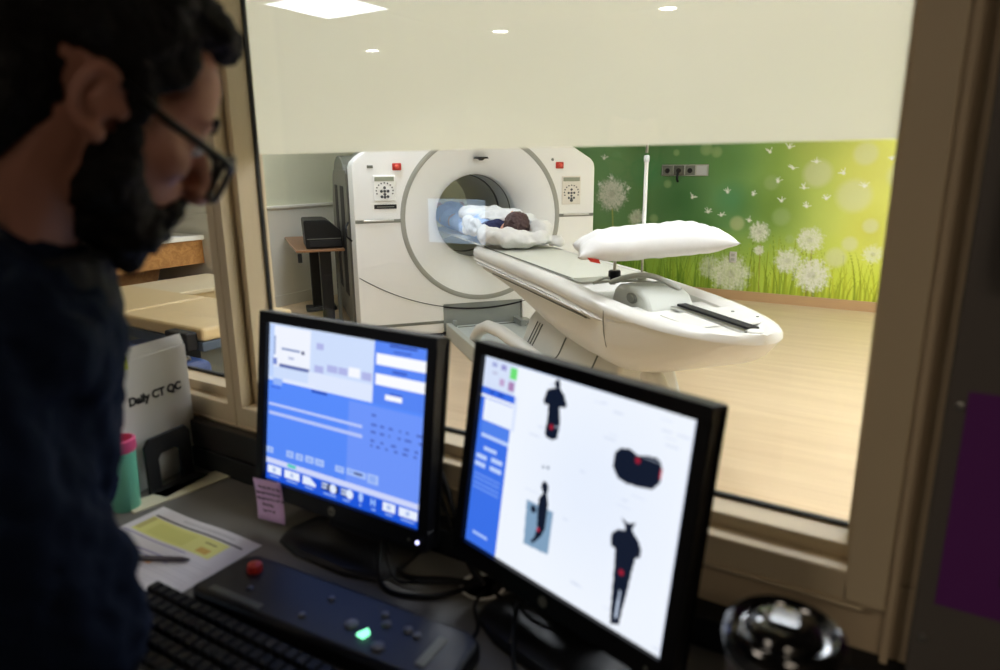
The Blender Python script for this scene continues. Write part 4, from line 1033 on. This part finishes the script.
# bookend: black arch-shaped plate
be = empty('bookend', (-1.355, .785, DZ), R(100), 'black metal arch bookend holding up the white binder', 'bookend')
ar_ = [(-.062,0),(-.062,.105),(-.050,.122),(.046,.122),(.058,.105),(.058,0),(.026,0),(.026,.070),(.018,.080),(-.022,.080),(-.030,.070),(-.030,0)]
MB().prism(ar_, -.004, .004, 'y').build('upright', M['blackmat'], be, bevel=.002)
MB().box(-.062,.058,-.050,.004,0,.004).build('foot_plate', M['blackmat'], be, bevel=.001)
# green cup with pink rim and highlighter
cu_ = empty('green_tumbler_cup', (-1.332, .668, DZ), 0, 'teal green cup with pink rim at the man\'s elbow, left of the binder', 'cup')
MB().lathe([(.024,0),(.026,.004),(.031,.142),(.029,.142),(.0245,.006),(.0001,.006)], n=32).build('cup_body', mat('teal_plastic', rgb(110,190,160), .35), cu_, smooth=40)
MB().lathe([(.0315,.126),(.0335,.130),(.0335,.150),(.028,.152),(.028,.134)], n=32).build('cup_rim', mat('pink_plastic', rgb(206,84,128), .35), cu_, smooth=40)
hl = empty('highlighter', (-1.343, .655, DZ+.045), 0, 'yellow highlighter standing in the green and pink cup', 'highlighter')
MB().lathe([(.0075,-.02),(.008,.085),(.0085,.09),(.0085,.122),(.006,.125),(.0001,.125)], n=16).build('barrel', mat('yellow_plastic', rgb(236,196,40), .4), hl, smooth=40)
MB().box(-.002,.002,-.0115,-.008,.092,.12).build('cap_clip', M['yc'] if 'yc' in M else M.setdefault('yc', mat('yellow_clip', rgb(226,180,30), .4)), hl)
# travel tumbler with glossy black lid
tu = empty('travel_tumbler', (-.068, .572, DZ), 0, 'travel tumbler with glossy black domed lid standing at the right end of the desk', 'tumbler')
MB().lathe([(.032,0),(.034,.003),(.044,.20),(.0465,.262),(.044,.262),(.0001,.262)], n=48).build('tumbler_body', mat('taupe_steel', rgb(104,88,80), .4, metal=.3), tu, smooth=40)
MB().lathe([(.0475,.250),(.0505,.256),(.0515,.268),(.0495,.277),(.044,.281),(.040,.279),(.037,.272),(.034,.272),(.031,.278),(.027,.283),(.016,.286),(.0001,.287)], n=64).build('lid', M['gloss'], tu, smooth=60)
MB().prism([(-.014,-.010),(-.010,-.014),(.010,-.014),(.014,-.010),(.012,.012),(-.012,.012)], .284, .291, 'z').build('lid_slider', M['gloss'], tu, bevel=.002)
MB().lathe([(.0465,.246),(.0480,.247),(.0480,.251),(.0465,.252)], n=48).build('lid_seal', M['metal'], tu, smooth=40)

# grey plate on the right with purple sheet and screws ------------------------
wp = empty('wall_plate', (.60, .872, 1.0), 0, 'grey-brown metal panel fixed to the wall right of the window', 'wall panel')
MB().box(-.563, .60, .0, .043, -.62, 1.2).build('panel_sheet', mat('panel_paint', rgb(98,92,86), .6, var=.03), wp, bevel=.002)
for zz in (.158, -.137):
    MB().lathe([(.0045,0),(.0042,.0025),(.002,.0035),(.0001,.0035)], M=Matrix.Translation((-.551,0,zz)) @ Matrix.Rotation(PI/2,4,'X'), n=14).build('screw', M['metal'], wp, smooth=40)
ps_ = MB(); ps_.box(.055, .27, .8705, .8715, .912, 1.176)
po = ps_.build('purple_sheet', mat('purple_paper', rgb(104,36,118), .7, var=.03))
tag(po, 'purple paper sheet fixed to the grey panel at the right edge', 'paper sheet')
MB().box(.112,.25,.8700,.8706,.955,1.06).build('dark_print', mat('dark_print', rgb(30,14,34), .7), po)
ph = empty('wall_phone', (.135, .871, 1.395), 0, 'black rounded telephone mounted on the grey panel above the purple sheet', 'telephone')
MB().box(-.075,.10,-.045,.0,-.085,.10).build('phone_body', M['black'], ph, bevel=.025, seg=5)
MB().box(-.060,-.015,-.075,-.040,-.075,.09).build('handset', M['blackmat'], ph, bevel=.014, seg=4)
for i in range(4):
    for j in range(3): MB().box(.012+.022*j,.028+.022*j,-.048,-.044,.02-.02*i,.032-.02*i).build('key', M['dgrey'], ph)

# ================================================================== THE MAN
HF = Vector((.252, .843, -.476)).normalized(); HLt = Vector((-.945, .32, .066)).normalized()
HU = HF.cross(HLt).normalized(); HLt = HU.cross(HF).normalized()
HO = Vector((-.640, .348, 1.481))
MH = Matrix((HF, HLt, HU)).transposed().to_4x4(); MH.translation = HO
body = MB()
def he(mb, c, r_): mb.ellipsoid(c, r_, MH, 24, 16)
def hc(mb, a, c, ra, rb): mb.capsule(a, c, ra, rb, MH)
for c, r_ in (((-.025,0,.045),(.093,.073,.082)),((.03,0,-.02),(.058,.064,.085)),((.022,0,-.072),(.054,.054,.034)),((.062,0,-.090),(.022,.028,.020)),
              ((.050,0,.035),(.042,.058,.055)),((.074,0,.022),(.020,.050,.013)),((.088,0,-.066),(.012,.024,.011)),((.04,0,-.05),(.052,.055,.04)),
              ((.058,-.040,-.025),(.024,.022,.022)),((.058,.040,-.025),(.024,.022,.022)),((.105,-.010,-.042),(.012,.010,.009)),((.105,.010,-.042),(.012,.010,.009))): he(body, c, r_)
hc(body, (.086,0,.010), (.110,0,-.032), .009, .012); hc(body, (.110,0,-.034), (.112,0,-.040), .011, .010)
for s_ in (-1, 1):
    he(body, (.072,s_*.032,.002), (.014,.016,.012))
    pts = []                                           # ear: rim, lobe, hollow
    for k in range(14):
        a = R(48+k*235/13); pts.append((-.002+.014*math.cos(a), s_*.079, -.006+.025*math.sin(a)))
    for k in range(13):
        hc(body, (pts[k][0]-.010, pts[k][1], pts[k][2]), (pts[k+1][0]-.010, pts[k+1][1], pts[k+1][2]), .0046, .0046)
    he(body, (-.004,s_*.074,-.004), (.013,.005,.020)); he(body, (-.002,s_*.076,-.033), (.009,.006,.009)); he(body, (.010,s_*.075,-.008), (.006,.006,.008))
def bc(mb, a, c, ra, rb): mb.capsule(a, c, ra, rb)
bf = Vector((.30, .954, 0)); brt = Vector((.954, -.30, 0))
NB = Vector((-.700, .262, 1.335)); CH = NB-bf*.05; HP = Vector((-.85, -.13, .96))
def bp_(o, r_, f_, z_): return tuple(o+brt*r_+bf*f_+Vector((0,0,z_)))
bc(body, tuple(HO+HF*-.03-HU*.04), tuple(NB+Vector((0,0,.0))), .058, .062); bc(body, tuple(NB), bp_(NB,0,-.06,-.05), .065, .09)
SR = Vector((-.622, .168, 1.285)); SL = NB-brt*.19-bf*.05+Vector((0,0,-.04))
ER = Vector((-.592, .232, 1.03)); EL = SL+bf*.10-brt*.03+Vector((0,0,-.26))
WR = Vector((-.74, .20, .815)); WLh = Vector((-.97, .24, .80))
for a, c, ra, rb in ((NB-bf*.06-Vector((0,0,.08)), NB-bf*.12-Vector((0,0,.22)), .12, .125),(NB-bf*.12-Vector((0,0,.22)), HP, .125, .12),
                     (NB-brt*.09-Vector((0,0,.08)), NB+brt*.05-Vector((0,0,.08)), .05, .045)): bc(body, tuple(a), tuple(c), ra, rb)
bc(body, tuple(HP-brt*.07), tuple(HP+brt*.07), .112, .112)
for sh_, el_, wr_, s_ in ((SR,ER,WR,1),(SL,EL,WLh,-1)):
    bc(body, tuple(sh_), tuple(el_), .043, .038); bc(body, tuple(el_), tuple(wr_), .038, .027); bc(body, tuple(NB-bf*.06-Vector((0,0,.09))), tuple(sh_), .05, .043)
    d = Vector((.35,.9,-.10)).normalized() if s_ > 0 else Vector((.15,1,-.06)).normalized(); sdv = Vector((1,-.1,0)).normalized()*s_
    body.capsule(tuple(wr_), tuple(wr_+d*.05), .024, .022); 
    for k in (-1,0,1): body.capsule(tuple(wr_+d*.02+sdv*.018*k), tuple(wr_+d*.085+sdv*.020*k), .016, .012)
    for k in range(4):
        b0 = wr_+d*.088+sdv*(.030-.020*k); L_ = (.020,.026,.028,.024)[k]
        b1 = b0+d*L_*1.3+Vector((0,0,-.002)); b2 = b1+d*L_*.9+Vector((0,0,-.012)); b3 = b2+d*L_*.6+Vector((0,0,-.014))
        for p_, q_, ra, rb in ((b0,b1,.0092,.0085),(b1,b2,.0085,.008),(b2,b3,.008,.0072)): body.capsule(tuple(p_), tuple(q_), ra, rb)
    tv = -sdv; t0 = wr_+d*.025+tv*.020; t1 = t0+tv*.028+d*.028+Vector((0,0,-.006)); t2 = t1+d*.028+tv*.006+Vector((0,0,-.010))
    body.capsule(tuple(t0), tuple(t1), .013, .010); body.capsule(tuple(t1), tuple(t2), .010, .0085)
for s_ in (-1, 1):
    h0 = HP+brt*.09*s_; k0 = h0+Vector((0,.02,-.46)); a0 = k0+Vector((0,-.06,-.42)); a0.z = .09
    bc(body, tuple(h0), tuple(k0), .090, .060); bc(body, tuple(k0), tuple(a0), .056, .040); bc(body, (a0.x,a0.y,.05), (a0.x+.05,a0.y+.16,.035), .045, .035)
me = remeshed(body, .0042, 3, 'man')
# cut hollow of each ear a little and give fine skin relief
M['mskin'] = mat('man_skin', rgb(172,118,98), .55, var=.06, scale=30, bump=.08, bscale=120)
man = link_mesh('person', me, M['mskin'])
tag(man, 'bearded man with glasses and dark navy jacket leaning over the desk, looking down', 'person')
M['hair'] = mat('dark_brown_hair', rgb(15,11,9), .7, spec=.25, var=.4, scale=60, bump=.6, bscale=140)
hr = MB()
for c, r_ in (((-.046,0,.060),(.092,.082,.086)),((-.010,0,.098),(.085,.070,.044)),((.042,0,.104),(.040,.052,.028)),((.062,-.012,.100),(.026,.036,.021)),((-.085,0,.0),(.045,.066,.060)),((-.085,0,-.045),(.032,.055,.045)),((-.078,-.02,-.085),(.030,.05,.04)),((-.062,-.045,-.03),(.034,.03,.05)),
              ((.010,-.066,.055),(.042,.016,.040)),((.010,.066,.055),(.042,.016,.040))): he(hr, c, r_)
for s_ in (-1, 1): he(hr, (.021,s_*.0685,.012), (.013,.009,.034))
me = remeshed(hr, .005, 3); noisy(me, .006, 34); link_mesh('hair', me, M['hair'], man)
bd_ = MB()
for s_ in (-1, 1):
    hc(bd_, (.022,s_*.064,-.015), (.030,s_*.058,-.055), .010, .018); hc(bd_, (.030,s_*.054,-.055), (.060,s_*.026,-.094), .020, .025)
    hc(bd_, (.010,s_*.056,-.042), (.02,s_*.048,-.075), .014, .020); hc(bd_, (.096,s_*.002,-.054), (.086,s_*.028,-.066), .007, .010); hc(bd_, (.086,s_*.026,-.066), (.072,s_*.036,-.095), .012, .018)
hc(bd_, (.064,0,-.098), (.070,0,-.112), .030, .024); he(bd_, (.033,0,-.092), (.050,.044,.030)); he(bd_, (.088,0,-.088), (.014,.022,.010))
me = remeshed(bd_, .0045, 3); noisy(me, .0045, 60, (4,4,4)); link_mesh('beard', me, M['hair'], man)
br_ = MB()
for s_ in (-1,1):
    br_ = MB(); hc(br_, (.093,s_*.016,.022), (.086,s_*.044,.028), .0045, .0035)
    me = remeshed(br_, .002, 1); link_mesh('eyebrow', me, M['hair'], man)
M['eye'] = mat('eye_white', rgb(210,205,200), .2)
for s_ in (-1,1):
    ey = MB(); he(ey, (.0775,s_*.031,-.001), (.012,.0125,.0105)); ey.build('eye', M['eye'], man, smooth=180)
# eyeglasses
gl_ = MB()
def rim(s_):
    q = []
    for k in range(29):
        a = 2*PI*k/28; ca, sa = math.cos(a), math.sin(a)
        y_ = s_*.036+.0300*math.copysign(abs(ca)**.75, ca); z_ = -.018+.0225*math.copysign(abs(sa)**.75, sa)
        q.append(MH @ Vector((.118-.010*abs(y_-0)/.06, y_, z_)))
    return q
for s_ in (-1,1): gl_.tube(rim(s_), .0032, 8, cap=False)
gl_.tube([MH @ Vector(p) for p in ((.117,-.009,-.014),(.120,0,-.010),(.117,.009,-.014))], .0028, 8)
for s_ in (-1,1):
    gl_.tube([MH @ Vector(p) for p in ((.108,s_*.064,-.008),(.105,s_*.072,-.007),(.096,s_*.078,-.005),(.04,s_*.081,.003),(.004,s_*.079,.012),(-.018,s_*.072,.010))], [.0042,.0045,.0042,.004,.0035,.003], 8)
gf = gl_.build('eyeglasses', M['gloss2'] if 'gloss2' in M else M.setdefault('gloss2', mat('glasses_frame_black', rgb(14,12,12), .3)), man, smooth=60)
ln = MB()
for s_ in (-1,1):
    q = rim(s_)[:-1]; ln.add(q, [tuple(range(len(q)))])
ln.build('lenses', bpy.data.materials['window_glass'], gf)
# jacket with stand-up collar
M['jacket'] = mat('dark_navy_fabric', rgb(12,22,42), .85, spec=.12, var=.10, scale=25, bump=.12, bscale=70)
jk = MB(); jk.capsule(tuple(HP-brt*.075+Vector((0,0,.04))), tuple(HP+brt*.075+Vector((0,0,.04))), .142, .142)
for a, c, ra, rb in ((NB-bf*.05-Vector((0,0,.06)), NB-bf*.10-Vector((0,0,.22)), .150, .155),(NB-bf*.10-Vector((0,0,.22)), HP+Vector((0,0,.03)), .155, .160)): jk.capsule(tuple(a), tuple(c), ra, rb)
for a, c, ra, rb in ((SR,ER,.078,.064),(ER,WR-Vector((0,0,0)),.064,.045),(NB-bf*.06-Vector((0,0,.09)),SR,.085,.078),(NB-bf*.06-Vector((0,0,.09)),SL,.085,.078),(SL,EL,.074,.062),(EL,WLh,.062,.045),(NB-brt*.10-Vector((0,0,.055)),SL,.08,.074),(NB+brt*.065-Vector((0,0,.06)),SR,.080,.074)): jk.capsule(tuple(a), tuple(c), ra, rb)
me = remeshed(jk, .006, 4); noisy(me, .012, 7); noisy(me, .004, 26)
link_mesh('jacket', me, M['jacket'], man)
cl = MB(); nd = (HO-NB).normalized()
for k in range(26):
    a = 2*PI*k/26; e1 = brt; e2 = nd.cross(brt).normalized()
    f_ = math.cos(a)*1.0
    c0 = NB+e1*.080*math.sin(a)+bf*(.004+.082*math.cos(a))+Vector((0,0,-.045)); top_ = c0+Vector((0,0,.058+(.030 if f_ < 0 else -.010)))+bf*.004
    a2 = 2*PI*(k+1)/26
    cl.capsule(tuple(c0), tuple(top_), .020, .013)
me = remeshed(cl, .005, 5); noisy(me, .006, 16); link_mesh('collar', me, M['collarc'] if 'collarc' in M else M.setdefault('collarc', mat('black_knit_collar', rgb(20,22,28), .85, bump=.2)), man)
tr_ = MB()
tr_.capsule(tuple(HP-brt*.07), tuple(HP+brt*.07), .128, .128)
for s_ in (-1, 1):
    h0 = HP+brt*.09*s_; k0 = h0+Vector((0,.02,-.46)); a0 = k0+Vector((0,-.06,-.42)); a0.z = .12
    tr_.capsule(tuple(h0), tuple(k0), .104, .075); tr_.capsule(tuple(k0), tuple(a0), .075, .062)
me = remeshed(tr_, .01, 4); link_mesh('trousers', me, mat('dark_trousers', rgb(30,32,38), .8), man)
shs = MB()
for s_ in (-1, 1):
    h0 = HP+brt*.09*s_; k0 = h0+Vector((0,.02,-.46)); a0 = k0+Vector((0,-.06,-.42))
    shs.capsule((a0.x,a0.y-.02,.058), (a0.x+.055,a0.y+.175,.045), .056, .044)
me = remeshed(shs, .008, 3); link_mesh('shoes', me, M['black'], man)

W = bpy.data.worlds.new('world'); S.world = W; W.use_nodes = True
W.node_tree.nodes['Background'].inputs[0].default_value = (.02,.02,.02,1); W.node_tree.nodes['Background'].inputs[1].default_value = .2
